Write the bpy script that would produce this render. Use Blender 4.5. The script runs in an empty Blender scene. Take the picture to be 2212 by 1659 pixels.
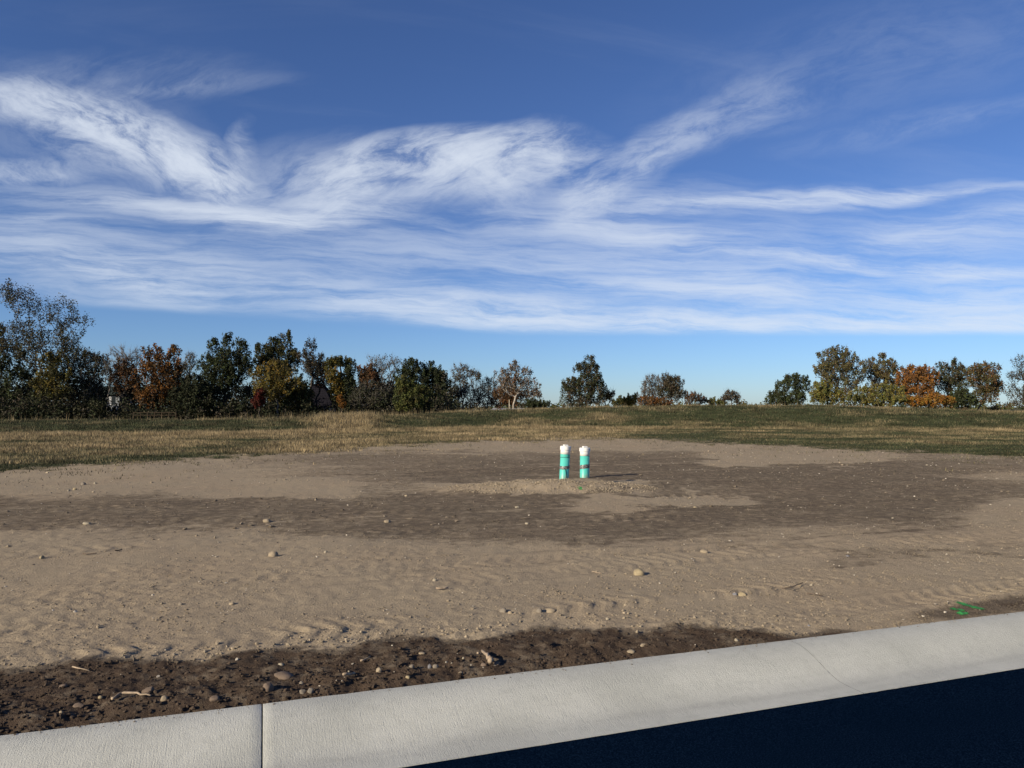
import bpy, bmesh, math, random
import numpy as np
from mathutils import Vector, Matrix
random.seed(7); R = np.random.RandomState(11)
scene = bpy.context.scene
col = scene.collection

# ------------------------------------------------------------------ camera
FPX = 740.0                      # focal length in pixels of a 1024 px wide frame
CAMZ = 1.45
PITCH = math.atan((407.0 - 384.0) / FPX)
cam_d = bpy.data.cameras.new('camera'); cam = bpy.data.objects.new('camera', cam_d); col.objects.link(cam)
cam_d.sensor_width = 36.0; cam_d.lens = FPX / 1024.0 * 36.0
cam_d.clip_start = 0.05; cam_d.clip_end = 9000
cam.location = (0, 0, CAMZ); cam.rotation_euler = (math.pi / 2 + PITCH, 0, 0)
scene.camera = cam
scene.render.resolution_x = 1024; scene.render.resolution_y = 768
scene.view_settings.view_transform = 'Standard'; scene.view_settings.look = 'None'
scene.view_settings.exposure = 0.55; scene.view_settings.gamma = 1.0
scene.view_settings.use_curve_mapping = False

SUN_EL = math.radians(22.0)
SUN_TRAVEL = math.atan2(0.86, 1.0)       # direction the light travels over the ground, from +X towards +Y
SUN_STRENGTH = 5.0
SKY_STRENGTH = 0.056

cp, sp = math.cos(PITCH), math.sin(PITCH)
def ray(px, py):                 # pixel of a 1024x768 frame to a direction
    a = (px - 512.0) / FPX; b = (384.0 - py) / FPX
    return np.array([a, cp - b * sp, sp + b * cp])
def proj(X, Y, Z):
    dz = Z - CAMZ
    f = Y * cp + dz * sp; u = -Y * sp + dz * cp
    f = np.maximum(f, 0.05)
    return 512 + FPX * X / f, 384 - FPX * u / f

# ------------------------------------------------------------------ world
world = bpy.data.worlds.new('World'); scene.world = world; world.use_nodes = True
nt = world.node_tree; nt.nodes.clear()
def N(t, **kw):
    n = nt.nodes.new(t)
    for k, v in kw.items(): setattr(n, k, v)
    return n
def L(a, b): nt.links.new(a, b)
def M(op, a, b=None, c=None, clamp=False):
    n = N('ShaderNodeMath', operation=op); n.use_clamp = clamp
    for i, v in enumerate((a, b, c)):
        if v is None: continue
        if isinstance(v, (int, float)): n.inputs[i].default_value = v
        else: L(v, n.inputs[i])
    return n.outputs[0]
out = N('ShaderNodeOutputWorld'); bg = N('ShaderNodeBackground'); L(bg.outputs[0], out.inputs[0])
sky = N('ShaderNodeTexSky', sky_type='NISHITA'); sky.sun_disc = False
sky.sun_elevation = SUN_EL
# light travels along SUN_TRAVEL, so the sun stands at the opposite azimuth (rotation measured from +Y clockwise)
sx, sy = -math.cos(SUN_TRAVEL), -math.sin(SUN_TRAVEL)
sky.sun_rotation = math.atan2(sx, sy)
sky.altitude = 400; sky.air_density = 1.0; sky.dust_density = 0.3; sky.ozone_density = 3.0
bg.inputs[1].default_value = SKY_STRENGTH
tc = N('ShaderNodeTexCoord'); sep = N('ShaderNodeSeparateXYZ'); L(tc.outputs['Generated'], sep.inputs[0])
ysafe = M('MAXIMUM', sep.outputs[1], 0.04)
A = M('DIVIDE', sep.outputs[0], ysafe); B = M('DIVIDE', sep.outputs[2], ysafe)
comb = N('ShaderNodeCombineXYZ'); L(A, comb.inputs[0]); L(B, comb.inputs[1])
def mapping(vec, loc=(0, 0, 0), rot=0.0, sc=(1, 1, 1), kind='TEXTURE'):
    m = N('ShaderNodeMapping', vector_type=kind); L(vec, m.inputs[0])
    m.inputs['Location'].default_value = loc; m.inputs['Rotation'].default_value = (0, 0, rot); m.inputs['Scale'].default_value = sc
    return m.outputs[0]
def noise(vec, scale, detail=6, rough=0.55, dist=0.0):
    n = N('ShaderNodeTexNoise'); L(vec, n.inputs['Vector'])
    n.inputs['Scale'].default_value = scale; n.inputs['Detail'].default_value = detail
    n.inputs['Roughness'].default_value = rough; n.inputs['Distortion'].default_value = dist
    return n
def ramp(v, a, b, lo=0.0, hi=1.0, smooth=True):
    n = N('ShaderNodeMapRange'); n.interpolation_type = 'SMOOTHSTEP' if smooth else 'LINEAR'
    L(v, n.inputs[0]); n.inputs[1].default_value = a; n.inputs[2].default_value = b
    n.inputs[3].default_value = lo; n.inputs[4].default_value = hi
    return n.outputs[0]
# domain warp so that the cirrus curls: a broad one and a fine one
def warp(vec, src, scale, ax, ay, detail=3):
    w = noise(src, scale, detail, 0.55); v = N('ShaderNodeVectorMath', operation='SUBTRACT'); L(w.outputs['Color'], v.inputs[0]); v.inputs[1].default_value = (0.5, 0.5, 0.5)
    k = N('ShaderNodeVectorMath', operation='MULTIPLY'); L(v.outputs[0], k.inputs[0]); k.inputs[1].default_value = (ax, ay, 0.0)
    a = N('ShaderNodeVectorMath', operation='ADD'); L(vec, a.inputs[0]); L(k.outputs[0], a.inputs[1]); return a.outputs[0]
P0 = warp(comb.outputs[0], mapping(comb.outputs[0], sc=(1.0, 0.5, 1)), 3.5, 0.13, 0.045)
P = warp(P0, mapping(P0, rot=math.radians(10), sc=(1.0, 0.5, 1)), 13.0, 0.034, 0.012, 4)
fib1 = noise(mapping(P, rot=math.radians(18), sc=(0.30, 0.10, 1)), 2.3, 14, 0.70, 0.2).outputs[0]     # rising fibres
fib2 = noise(mapping(P, rot=math.radians(-3), sc=(0.55, 0.055, 1)), 1.8, 14, 0.70, 0.15).outputs[0]     # flat streaks
fib3 = noise(mapping(P, rot=math.radians(-26), sc=(0.30, 0.11, 1)), 2.3, 14, 0.70, 0.2).outputs[0]     # falling fibres
def dirab(dx, dy):
    d = ray(dx * 1024 / 2212, dy * 1024 / 2212); return d[0] / d[1], d[2] / d[1]
def blob(cx, cy, rx, ry, ang):
    a0, b0 = dirab(cx, cy); k = 1024 / 2212 / FPX
    g = N('ShaderNodeTexGradient', gradient_type='SPHERICAL')
    L(mapping(P, (a0, b0, 0), math.radians(ang), (rx * k, ry * k, 1)), g.inputs[0])
    return g.outputs['Fac']
def total(items):
    acc = None
    for cx, cy, rx, ry, ang, amp in items:
        acc = M('MULTIPLY_ADD', blob(cx, cy, rx, ry, ang), amp, acc if acc is not None else 0.0)
    return acc
K_ = 1.5
def grown(items): return [(a, b, c * K_, d * K_, e, f) for a, b, c, d, e, f in items]
down = total(grown([(60, 215, 150, 42, -8, 0.75), (190, 240, 170, 46, -15, 0.75), (250, 310, 150, 56, -20, 0.75), (370, 335, 140, 52, -25, 0.80), (455, 362, 105, 56, -35, 0.75), (482, 400, 50, 46, 0, 0.5),
              (545, 320, 26, 55, 0, 0.42), (50, 365, 110, 26, -5, 0.6), (200, 300, 260, 110, -15, 0.20), (1080, 400, 80, 52, -25, 0.55)]))
rise = total(grown([(740, 402, 88, 58, 25, 0.75), (860, 345, 165, 52, 12, 0.6), (1000, 352, 195, 62, 0, 0.72), (1120, 332, 150, 54, 5, 0.68), (930, 395, 120, 44, 0, 0.45), (1190, 318, 85, 56, 0, 0.36), (700, 355, 170, 60, 10, 0.20),
              (600, 425, 170, 80, 10, 0.24), (1242, 425, 58, 48, 40, 0.48), (1295, 395, 110, 46, 40, 0.46), (1400, 330, 140, 44, 38, 0.26), (1450, 300, 100, 44, 20, 0.17), (1565, 250, 190, 50, 25, 0.18), (1650, 228, 110, 50, 10, 0.12),
              (420, 182, 190, 20, 4, 0.13), (140, 175, 340, 55, 3, 0.16), (2000, 265, 260, 26, 10, 0.14), (1900, 120, 420, 110, 14, 0.08)]))
flat = total(grown([(380, 450, 320, 22, -6, 0.80), (560, 477, 150, 24, -4, 0.55), (690, 460, 180, 30, 6, 0.6), (800, 455, 80, 26, 0, 0.35), (130, 475, 105, 14, -2, 0.42), (1380, 425, 200, 34, 5, 0.25),
              (1530, 435, 195, 17, 4, 0.72), (1690, 426, 150, 21, 6, 0.62), (1850, 425, 150, 18, 4, 0.72), (1970, 415, 160, 17, 6, 0.55), (2130, 406, 190, 9, 3, 0.5),
              (1780, 558, 260, 11, -4, 0.5), (1985, 580, 270, 17, -4, 0.72), (2140, 590, 150, 11, 0, 0.45), (2200, 480, 240, 50, 12, 0.42), (1950, 512, 150, 42, 15, 0.32), (1250, 492, 170, 24, -5, 0.4), (1400, 505, 180, 26, -8, 0.4),
              (1100, 560, 1400, 135, -1, 0.42), (330, 620, 130, 30, -14, 0.62), (240, 650, 200, 24, -12, 0.26), (120, 545, 320, 50, -8, 0.40), (350, 592, 300, 34, -5, 0.28), (900, 660, 450, 36, -4, 0.58), (1180, 690, 380, 30, -3, 0.66),
              (1550, 706, 350, 26, -2, 0.62), (1850, 706, 400, 28, -1, 0.72), (2150, 690, 250, 50, 0, 0.70), (1900, 642, 500, 50, -2, 0.42), (1570, 635, 200, 11, -6, 0.4), (1450, 600, 300, 70, 0, 0.22)]))
d1 = M('MULTIPLY', down, ramp(fib3, 0.32, 0.68, 0.10, 1.9)); d2 = M('MULTIPLY', rise, ramp(fib1, 0.32, 0.68, 0.10, 1.9)); d3 = M('MULTIPLY', flat, ramp(fib2, 0.32, 0.68, 0.14, 1.75))
# the veil ends in a clean lower edge above the horizon
eb = dirab(1500, 726)[1]; el_ = dirab(0, 640)[1]
edge = M('SUBTRACT', B, M('MULTIPLY_ADD', M('MULTIPLY', M('SUBTRACT', 0.0, A, clamp=True), 1.0), 0.065, eb))
edge = ramp(edge, -0.002, 0.012)
front = M('MULTIPLY', M('ADD', M('ADD', d1, d2), d3), edge)
# the same kind of cirrus goes on over the rest of the sky
zs = M('ADD', M('MAXIMUM', sep.outputs[2], 0.0), 0.12)
cp2 = N('ShaderNodeCombineXYZ'); L(M('DIVIDE', sep.outputs[0], zs), cp2.inputs[0]); L(M('DIVIDE', sep.outputs[1], zs), cp2.inputs[1])
allsky = ramp(noise(mapping(cp2.outputs[0], rot=math.radians(20), sc=(1.6, 0.5, 1)), 1.0, 9, 0.6, 0.6).outputs[0], 0.50, 0.80, 0.0, 0.34)
behind = ramp(sep.outputs[1], 0.25, 0.45, 1.0, 0.30)
dens = M('ADD', front, M('MULTIPLY', M('MULTIPLY', allsky, behind), ramp(sep.outputs[2], 0.14, 0.24)))
dens = M('MULTIPLY', M('SUBTRACT', 1.0, M('POWER', 2.718, M('MULTIPLY', dens, -0.84))), 0.97)
tint = N('ShaderNodeMix', data_type='RGBA', blend_type='MULTIPLY'); tint.inputs[0].default_value = 1.0
lowc = N('ShaderNodeMix', data_type='RGBA'); L(ramp(sep.outputs[2], 0.0, 0.30), lowc.inputs[0]); lowc.inputs[6].default_value = (0.80, 1.03, 1.48, 1); lowc.inputs[7].default_value = (0.74, 0.90, 1.30, 1)
L(sky.outputs[0], tint.inputs[6]); L(lowc.outputs[2], tint.inputs[7])
mixc = N('ShaderNodeMix', data_type='RGBA'); L(dens, mixc.inputs[0]); L(tint.outputs[2], mixc.inputs[6]); mixc.inputs[7].default_value = (9.2, 10.0, 11.2, 1)
L(mixc.outputs[2], bg.inputs[0])

sun_d = bpy.data.lights.new('sun', 'SUN'); sun = bpy.data.objects.new('sun', sun_d); col.objects.link(sun)
sun_d.energy = SUN_STRENGTH; sun_d.angle = math.radians(0.53); sun_d.color = (1.0, 0.86, 0.64)
trav = Vector((math.cos(SUN_TRAVEL) * math.cos(SUN_EL), math.sin(SUN_TRAVEL) * math.cos(SUN_EL), -math.sin(SUN_EL)))
sun.rotation_euler = trav.to_track_quat('-Z', 'Y').to_euler()

# ------------------------------------------------------------------ helpers
def smooth(a, b, x):
    t = np.clip((x - a) / (b - a), 0, 1); return t * t * (3 - 2 * t)
_perm = np.random.RandomState(3).permutation(4096)
_grad = np.random.RandomState(4).uniform(0, 2 * math.pi, 4096)
_gx, _gy = np.cos(_grad), np.sin(_grad)
def perlin(x, y, seed=0):
    x = np.asarray(x, float); y = np.asarray(y, float)
    xi = np.floor(x).astype(np.int64); yi = np.floor(y).astype(np.int64); xf = x - xi; yf = y - yi
    u = xf * xf * xf * (xf * (xf * 6 - 15) + 10); v = yf * yf * yf * (yf * (yf * 6 - 15) + 10)
    def g(ix, iy, dx, dy):
        h = _perm[(_perm[(ix + seed * 131) & 4095] + iy) & 4095]; return _gx[h] * dx + _gy[h] * dy
    a = g(xi, yi, xf, yf); b = g(xi + 1, yi, xf - 1, yf); c = g(xi, yi + 1, xf, yf - 1); d = g(xi + 1, yi + 1, xf - 1, yf - 1)
    return (a + u * (b - a)) * (1 - v) + (c + u * (d - c)) * v
def fbm(x, y, oct=4, seed=0, gain=0.5):
    s = 0; amp = 1.0
    for i in range(oct):
        s = s + amp * perlin(x * 2 ** i + 17.3 * i, y * 2 ** i - 9.1 * i, seed + i); amp *= gain
    return s
def put_props(o, label=None, cat=None, group=None, kind=None):
    if label: o['label'] = label
    if cat: o['category'] = cat
    if group: o['group'] = group
    if kind: o['kind'] = kind
    return o
def mesh_obj(name, V, F, mat, parent=None, smooth_shade=False, attrs=None, cols=None):
    V = np.asarray(V, np.float32); F = np.asarray(F, np.int32)
    me = bpy.data.meshes.new(name); k = F.shape[1]
    me.vertices.add(len(V)); me.vertices.foreach_set('co', V.ravel())
    me.loops.add(F.size); me.loops.foreach_set('vertex_index', F.ravel())
    me.polygons.add(len(F)); me.polygons.foreach_set('loop_start', np.arange(0, F.size, k, dtype=np.int32))
    me.polygons.foreach_set('use_smooth', np.full(len(F), bool(smooth_shade)))
    for nm, arr in (attrs or {}).items():
        a = me.attributes.new(nm, 'FLOAT', 'POINT'); a.data.foreach_set('value', np.asarray(arr, np.float32))
    if cols is not None:
        a = me.attributes.new('tint', 'FLOAT_COLOR', 'POINT')
        c4 = np.ones((len(V), 4), np.float32); c4[:, :3] = cols; a.data.foreach_set('color', c4.ravel())
    me.update(calc_edges=True); me.validate()
    if mat: me.materials.append(mat)
    o = bpy.data.objects.new(name, me); col.objects.link(o)
    if parent: o.parent = parent
    return o
def bm_obj(name, bm, mat, parent=None, smooth_shade=False):
    me = bpy.data.meshes.new(name); bm.to_mesh(me); bm.free()
    if smooth_shade: me.polygons.foreach_set('use_smooth', np.ones(len(me.polygons), bool))
    if mat: me.materials.append(mat)
    o = bpy.data.objects.new(name, me); col.objects.link(o)
    if parent: o.parent = parent
    return o
def empty(name, loc, label=None, cat=None, group=None):
    o = bpy.data.objects.new(name, None); col.objects.link(o); o.location = loc; o.empty_display_size = 0.2
    return put_props(o, label, cat, group)
def bbox(bm, x0, x1, y0, y1, z0, z1):
    r = bmesh.ops.create_cube(bm, size=1.0)
    bmesh.ops.transform(bm, matrix=Matrix.Translation(((x0 + x1) / 2, (y0 + y1) / 2, (z0 + z1) / 2)) @ Matrix.Diagonal((x1 - x0, y1 - y0, z1 - z0, 1)), verts=r['verts'])
def lathe(bm, prof, seg=32, cap0=False, cap1=False):
    rings = []
    for r, z in prof:
        rings.append([bm.verts.new((r * math.cos(2 * math.pi * i / seg), r * math.sin(2 * math.pi * i / seg), z)) for i in range(seg)])
    for a, b in zip(rings, rings[1:]):
        for i in range(seg):
            bm.faces.new((a[i], a[(i + 1) % seg], b[(i + 1) % seg], b[i]))
    if cap0: bm.faces.new(rings[0][::-1])
    if cap1: bm.faces.new(rings[-1])
def tube_np(pts, rads, sides=5):
    """one open tube through pts"""
    pts = np.asarray(pts, float); V = []; F = []
    for i, p in enumerate(pts):
        t = pts[min(i + 1, len(pts) - 1)] - pts[max(i - 1, 0)]; t /= np.linalg.norm(t) + 1e-9
        a = np.cross(t, (0.3, 0.2, 1.0) if abs(t[2]) < 0.9 else (1.0, 0.1, 0)); a /= np.linalg.norm(a); b = np.cross(t, a)
        for k in range(sides):
            th = 2 * math.pi * k / sides; V.append(p + rads[i] * (math.cos(th) * a + math.sin(th) * b))
    for i in range(len(pts) - 1):
        for k in range(sides):
            F.append((i * sides + k, i * sides + (k + 1) % sides, (i + 1) * sides + (k + 1) % sides, (i + 1) * sides + k))
    n = len(V); V.append(pts[0]); V.append(pts[-1])
    for k in range(sides):
        F.append((n, (k + 1) % sides, k, k)); q = (len(pts) - 1) * sides; F.append((n + 1, q + k, q + (k + 1) % sides, q + (k + 1) % sides))
    return V, F

# ------------------------------------------------------------------ materials
class Mat:
    def __init__(s, name, rough=0.9, spec=0.2):
        s.m = bpy.data.materials.new(name); s.m.use_nodes = True; s.t = s.m.node_tree
        s.b = s.t.nodes['Principled BSDF']; s.b.inputs['Roughness'].default_value = rough
        s.b.inputs['Specular IOR Level'].default_value = spec
        s.o = s.t.nodes['Material Output']
    def n(s, t, **kw):
        x = s.t.nodes.new(t)
        for k, v in kw.items(): setattr(x, k, v)
        return x
    def l(s, a, b): s.t.links.new(a, b)
    def coord(s, kind='Object', sc=(1, 1, 1), rot=(0, 0, 0)):
        c = s.n('ShaderNodeTexCoord'); m = s.n('ShaderNodeMapping'); s.l(c.outputs[kind], m.inputs[0])
        m.inputs['Scale'].default_value = sc; m.inputs['Rotation'].default_value = rot; return m.outputs[0]
    def noise(s, vec, scale, detail=5, rough=0.55, dist=0):
        x = s.n('ShaderNodeTexNoise'); s.l(vec, x.inputs['Vector']); x.inputs['Scale'].default_value = scale
        x.inputs['Detail'].default_value = detail; x.inputs['Roughness'].default_value = rough; x.inputs['Distortion'].default_value = dist
        return x.outputs[0]
    def math(s, op, a, b=None, c=None, clamp=False):
        x = s.n('ShaderNodeMath', operation=op); x.use_clamp = clamp
        for i, v in enumerate((a, b, c)):
            if v is None: continue
            if isinstance(v, (int, float)): x.inputs[i].default_value = v
            else: s.l(v, x.inputs[i])
        return x.outputs[0]
    def rng(s, v, a, b, lo=0, hi=1):
        x = s.n('ShaderNodeMapRange'); x.interpolation_type = 'SMOOTHSTEP'; s.l(v, x.inputs[0])
        for i, q in enumerate((a, b, lo, hi)): x.inputs[i + 1].default_value = q
        return x.outputs[0]
    def mix(s, f, a, b, blend='MIX'):
        x = s.n('ShaderNodeMix', data_type='RGBA', blend_type=blend)
        for i, v in ((0, f), (6, a), (7, b)):
            if isinstance(v, (int, float)): x.inputs[i].default_value = v
            elif isinstance(v, tuple): x.inputs[i].default_value = v + (1,) if len(v) == 3 else v
            else: s.l(v, x.inputs[i])
        return x.outputs[2]
    def attr(s, name, out='Fac'):
        x = s.n('ShaderNodeAttribute'); x.attribute_name = name; return x.outputs[out]
    def bump(s, h, strength=0.5, dist=0.01, prev=None):
        x = s.n('ShaderNodeBump'); s.l(h, x.inputs['Height']); x.inputs['Strength'].default_value = strength; x.inputs['Distance'].default_value = dist
        if prev is not None: s.l(prev, x.inputs['Normal'])
        return x.outputs[0]
    def color(s, c):
        if isinstance(c, tuple): s.b.inputs['Base Color'].default_value = c + (1,)
        else: s.l(c, s.b.inputs['Base Color'])
        return s
    def normal(s, n): s.l(n, s.b.inputs['Normal']); return s
def simple(name, c, var=0.15, scale=8.0, rough=0.8, spec=0.25, bump=0.0):
    m = Mat(name, rough, spec); v = m.coord()
    nz = m.noise(v, scale, 5)
    m.color(m.mix(m.rng(nz, 0.3, 0.7), tuple(x * (1 - var) for x in c), tuple(min(1, x * (1 + var)) for x in c)))
    if bump: m.normal(m.bump(m.noise(v, scale * 6, 4), bump, 0.01))
    return m.m
TAN = (0.318, 0.264, 0.192); DARK = (0.132, 0.108, 0.083); WET = (0.072, 0.053, 0.040)
def dirt_material():
    m = Mat('dirt', 1.0, 0.0); v = m.coord()
    moist = m.attr('moist')
    n1 = m.noise(v, 1.3, 8, 0.62); n2 = m.noise(v, 7.0, 6, 0.65); n3 = m.noise(v, 60, 4, 0.7); n4 = m.noise(v, 240, 2, 0.6)
    f = m.math('ADD', moist, m.math('MULTIPLY', m.math('SUBTRACT', n2, 0.5), 1.3))
    f = m.math('ADD', f, m.math('MULTIPLY', m.math('SUBTRACT', n1, 0.5), 0.55))
    f = m.math('ADD', f, m.math('MULTIPLY', m.math('SUBTRACT', n3, 0.5), 0.35))
    stv = m.coord(sc=(1.0, 4.2, 1.0), rot=(0, 0, 0.12)); st1 = m.noise(stv, 3.2, 7, 0.7, 0.4); st2 = m.noise(stv, 0.9, 5, 0.6)
    f = m.math('SUBTRACT', f, m.math('MULTIPLY', m.rng(st1, 0.54, 0.74), m.rng(st2, 0.40, 0.66, 0.05, 0.62)))
    f = m.math('ADD', f, m.math('MULTIPLY', m.rng(st1, 0.48, 0.28), 0.11))
    wet = m.rng(f, 0.95, 1.25); f = m.rng(f, 0.10, 0.80)
    c = m.mix(wet, m.mix(f, TAN, DARK), WET)
    warm = m.noise(v, 0.55, 3); c = m.mix(m.rng(warm, 0.35, 0.7, 0, 0.35), c, m.mix(wet, m.mix(f, (0.318, 0.248, 0.175), (0.126, 0.100, 0.077)), (0.066, 0.049, 0.039)))
    g = m.rng(n4, 0.25, 0.75, 0.72, 1.25); gg = m.n('ShaderNodeCombineColor')
    for i in range(3): m.l(g, gg.inputs[i])
    c = m.mix(0.8, c, gg.outputs[0], 'MULTIPLY')
    vo = m.n('ShaderNodeTexVoronoi'); m.l(v, vo.inputs['Vector']); vo.inputs['Scale'].default_value = 9.0
    spk = m.math('MULTIPLY', m.rng(vo.outputs['Distance'], 0.05, 0.10, 1, 0), m.rng(n2, 0.5, 0.6))
    c = m.mix(m.math('MULTIPLY', spk, 0.75), c, (0.42, 0.38, 0.32))
    eg = m.math('ADD', m.attr('edge'), m.math('MULTIPLY', m.math('SUBTRACT', m.noise(v, 4.0, 5, 0.7), 0.5), 0.9)); c = m.mix(m.rng(eg, 0.05, 0.55, 0, 0.75), c, (0.105, 0.092, 0.050))
    m.color(c)
    b = m.bump(n3, 0.6, 0.018); b = m.bump(n4, 0.45, 0.005, b); m.normal(b)
    return m.m
def grass_ground_material():
    m = Mat('grass_soil', 0.95, 0.05); v = m.coord()
    dry = m.attr('dry'); n1 = m.noise(v, 1.2, 6, 0.65); n2 = m.noise(v, 9, 4, 0.7)
    f = m.math('ADD', dry, m.math('MULTIPLY', m.math('SUBTRACT', n1, 0.5), 0.9)); f = m.rng(f, 0.1, 0.9)
    c = m.mix(f, (0.050, 0.062, 0.026), (0.20, 0.155, 0.085))
    c = m.mix(m.rng(n2, 0.4, 0.7, 0, 0.6), c, (0.055, 0.045, 0.03))
    eg = m.math('ADD', m.attr('edge'), m.math('MULTIPLY', m.math('SUBTRACT', m.noise(v, 4.0, 5, 0.7), 0.5), 0.9)); c = m.mix(m.rng(eg, 0.5, 1.0, 0.7, 0.0), c, (0.19, 0.155, 0.108))
    m.color(c); m.normal(m.bump(n2, 0.8, 0.08)); return m.m
def tint_material(name, rough=0.8, transl=0.25, spec=0.15):
    m = Mat(name, rough, spec); c = m.attr('tint', 'Color'); m.color(c)
    if transl > 0:
        tr = m.n('ShaderNodeBsdfTranslucent'); m.l(c, tr.inputs[0]); mx = m.n('ShaderNodeMixShader'); mx.inputs[0].default_value = transl
        m.l(m.b.outputs[0], mx.inputs[1]); m.l(tr.outputs[0], mx.inputs[2]); m.l(mx.outputs[0], m.o.inputs[0])
    return m.m
def concrete_material():
    m = Mat('concrete', 0.85, 0.25); v = m.coord()
    n1 = m.noise(v, 1.6, 6, 0.6); n2 = m.noise(v, 18, 5, 0.6)
    broom = m.noise(m.coord(sc=(46, 5.5, 5.5)), 4.0, 5, 0.72, 0.35)
    broom2 = m.noise(m.coord(sc=(34, 1.3, 1.3)), 4.0, 4, 0.7, 0.2)
    pit = m.noise(v, 150, 3, 0.6)
    c = m.mix(m.rng(n1, 0.3, 0.7), (0.365, 0.374, 0.347), (0.448, 0.457, 0.426))
    c = m.mix(m.rng(n2, 0.45, 0.75, 0, 0.35), c, (0.305, 0.312, 0.29))
    c = m.mix(m.rng(broom, 0.5, 0.72, 0, 0.22), c, (0.28, 0.285, 0.268))
    wear = m.noise(m.coord(sc=(0.8, 7, 7)), 1.1, 5, 0.6)
    c = m.mix(m.rng(wear, 0.52, 0.75, 0, 0.30), c, (0.28, 0.288, 0.275))
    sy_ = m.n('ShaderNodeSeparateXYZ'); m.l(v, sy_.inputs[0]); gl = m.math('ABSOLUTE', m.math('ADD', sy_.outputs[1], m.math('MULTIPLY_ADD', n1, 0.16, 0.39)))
    c = m.mix(m.math('MULTIPLY', m.rng(gl, 0.0, 0.075, 0.26, 0.0), m.rng(m.noise(m.coord(sc=(1.0, 5, 5)), 2.2, 5, 0.65), 0.35, 0.62)), c, (0.235, 0.238, 0.226))  # shade of the gutter hollow painted in as a darker, noise-broken band
    dk = m.noise(v, 46, 3, 0.6); c = m.mix(m.rng(dk, 0.70, 0.78, 0, 0.5), c, (0.20, 0.20, 0.19))
    m.color(c)
    h = m.math('ADD', m.math('MULTIPLY', broom, 0.9), m.math('MULTIPLY', m.rng(broom2, 0.55, 0.75), -0.55))
    b = m.bump(h, 0.45, 0.006); b = m.bump(pit, 0.6, 0.004, b); m.normal(b); return m.m
def asphalt_material():
    m = Mat('asphalt', 0.95, 0.0); v = m.coord()
    n = m.noise(v, 130, 5, 0.8); n1 = m.noise(v, 2.0, 6)
    c = m.mix(m.rng(n, 0.42, 0.72), (0.0005, 0.0036, 0.0115), (0.0100, 0.0230, 0.0500))
    c = m.mix(m.rng(n1, 0.4, 0.7, 0, 0.35), c, (0.001, 0.0055, 0.015)); m.color(c)
    m.normal(m.bump(n, 0.8, 0.006)); return m.m
def rock_material(name, c):
    m = Mat(name, 0.85, 0.25); v = m.coord('Object'); n = m.noise(v, 14, 6, 0.65); n2 = m.noise(v, 70, 3, 0.7)
    k = m.mix(m.rng(n, 0.3, 0.7), tuple(x * 0.78 for x in c), tuple(min(1, x * 1.15) for x in c))
    k = m.mix(m.rng(n2, 0.5, 0.7, 0, 0.35), k, tuple(x * 0.6 for x in c)); m.color(k); m.normal(m.bump(n2, 0.4, 0.004)); return m.m
M_DIRT = dirt_material(); M_GSOIL = grass_ground_material()
M_GRASS = tint_material('grass_blades', 0.7, 0.25); M_LEAF = tint_material('leaves', 0.7, 0.14, 0.1); M_CLOD = tint_material('soil_lumps', 0.95, 0, 0.1)
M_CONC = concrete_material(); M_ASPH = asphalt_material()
M_BARK = simple('bark', (0.048, 0.040, 0.032), 0.35, 6, 0.9); M_BARKPALE = simple('pale_bark', (0.30, 0.27, 0.235), 0.3, 5, 0.9); M_BARKGREY = simple('grey_bark', (0.115, 0.105, 0.095), 0.3, 6, 0.9)
M_ROCK = {'tan': rock_material('tan_stone', (0.25, 0.205, 0.146)), 'grey': rock_material('grey_stone', (0.18, 0.155, 0.125)),
          'pale': rock_material('pale_stone', (0.265, 0.232, 0.175)), 'yellow': rock_material('yellow_stone', (0.265, 0.218, 0.138)),
          'brown': rock_material('brown_clod', (0.14, 0.105, 0.08)), 'blue': rock_material('slate_stone', (0.15, 0.15, 0.165))}
M_STICK = simple('weathered_wood', (0.30, 0.235, 0.17), 0.3, 40, 0.9); M_STICKDARK = simple('dark_twig', (0.10, 0.075, 0.055), 0.3, 40, 0.9)
M_PAINT = None

# ------------------------------------------------------------------ terrain
CT = np.array([5.97, 2.011]); CT = CT / np.linalg.norm(CT); CN = np.array([-CT[1], CT[0]])
C0 = np.array([-2.289, 3.309])                       # a point of the curb's back edge
CAMD = float(np.dot(C0, CN))                           # camera to curb back, along the normal
def uv(X, Y): return (X - C0[0]) * CT[0] + (Y - C0[1]) * CT[1], (X - C0[0]) * CN[0] + (Y - C0[1]) * CN[1]
def xy(u, v): return C0[0] + u * CT[0] + v * CN[0], C0[1] + u * CT[1] + v * CN[1]
def colpx(X, Y): return 512 + FPX * X / np.maximum(Y, 1.0)
S = [-300, 0, 200, 300, 400, 433, 533, 583, 700, 817, 867, 933, 1024, 1300]
def crest_y(s): return np.interp(s, S, [48, 50, 51, 52, 55, 57, 62, 62, 61, 60, 59, 58, 56, 54])
def toe_y(s): return np.interp(s, [-300, 0, 200, 300, 367, 500, 583, 800, 1024, 1300], [37, 38.5, 40, 41.5, 44.5, 53, 51, 49, 46.5, 45])
CP = np.interp(S, [-300, 0, 200, 300, 400, 433, 533, 583, 700, 817, 867, 933, 1024, 1300],
               [420, 419.5, 419, 417, 414.7, 411.9, 408.3, 407, 405, 405, 406.4, 409, 411.6, 414])
def crest_z(s):
    return CAMZ - (np.interp(s, S, CP) - 407.0) * crest_y(s) / FPX - 0.10
MOUND = None
def flat_pt(px, py, z=0.0):
    d = ray(px, py); t = (z - CAMZ) / d[2]; return d[0] * t, d[1] * t
MX, MY = flat_pt(556, 485.5, 0.07)
TRACKS = []   # (v0, slope, width, lug period, amp, angle)
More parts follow.
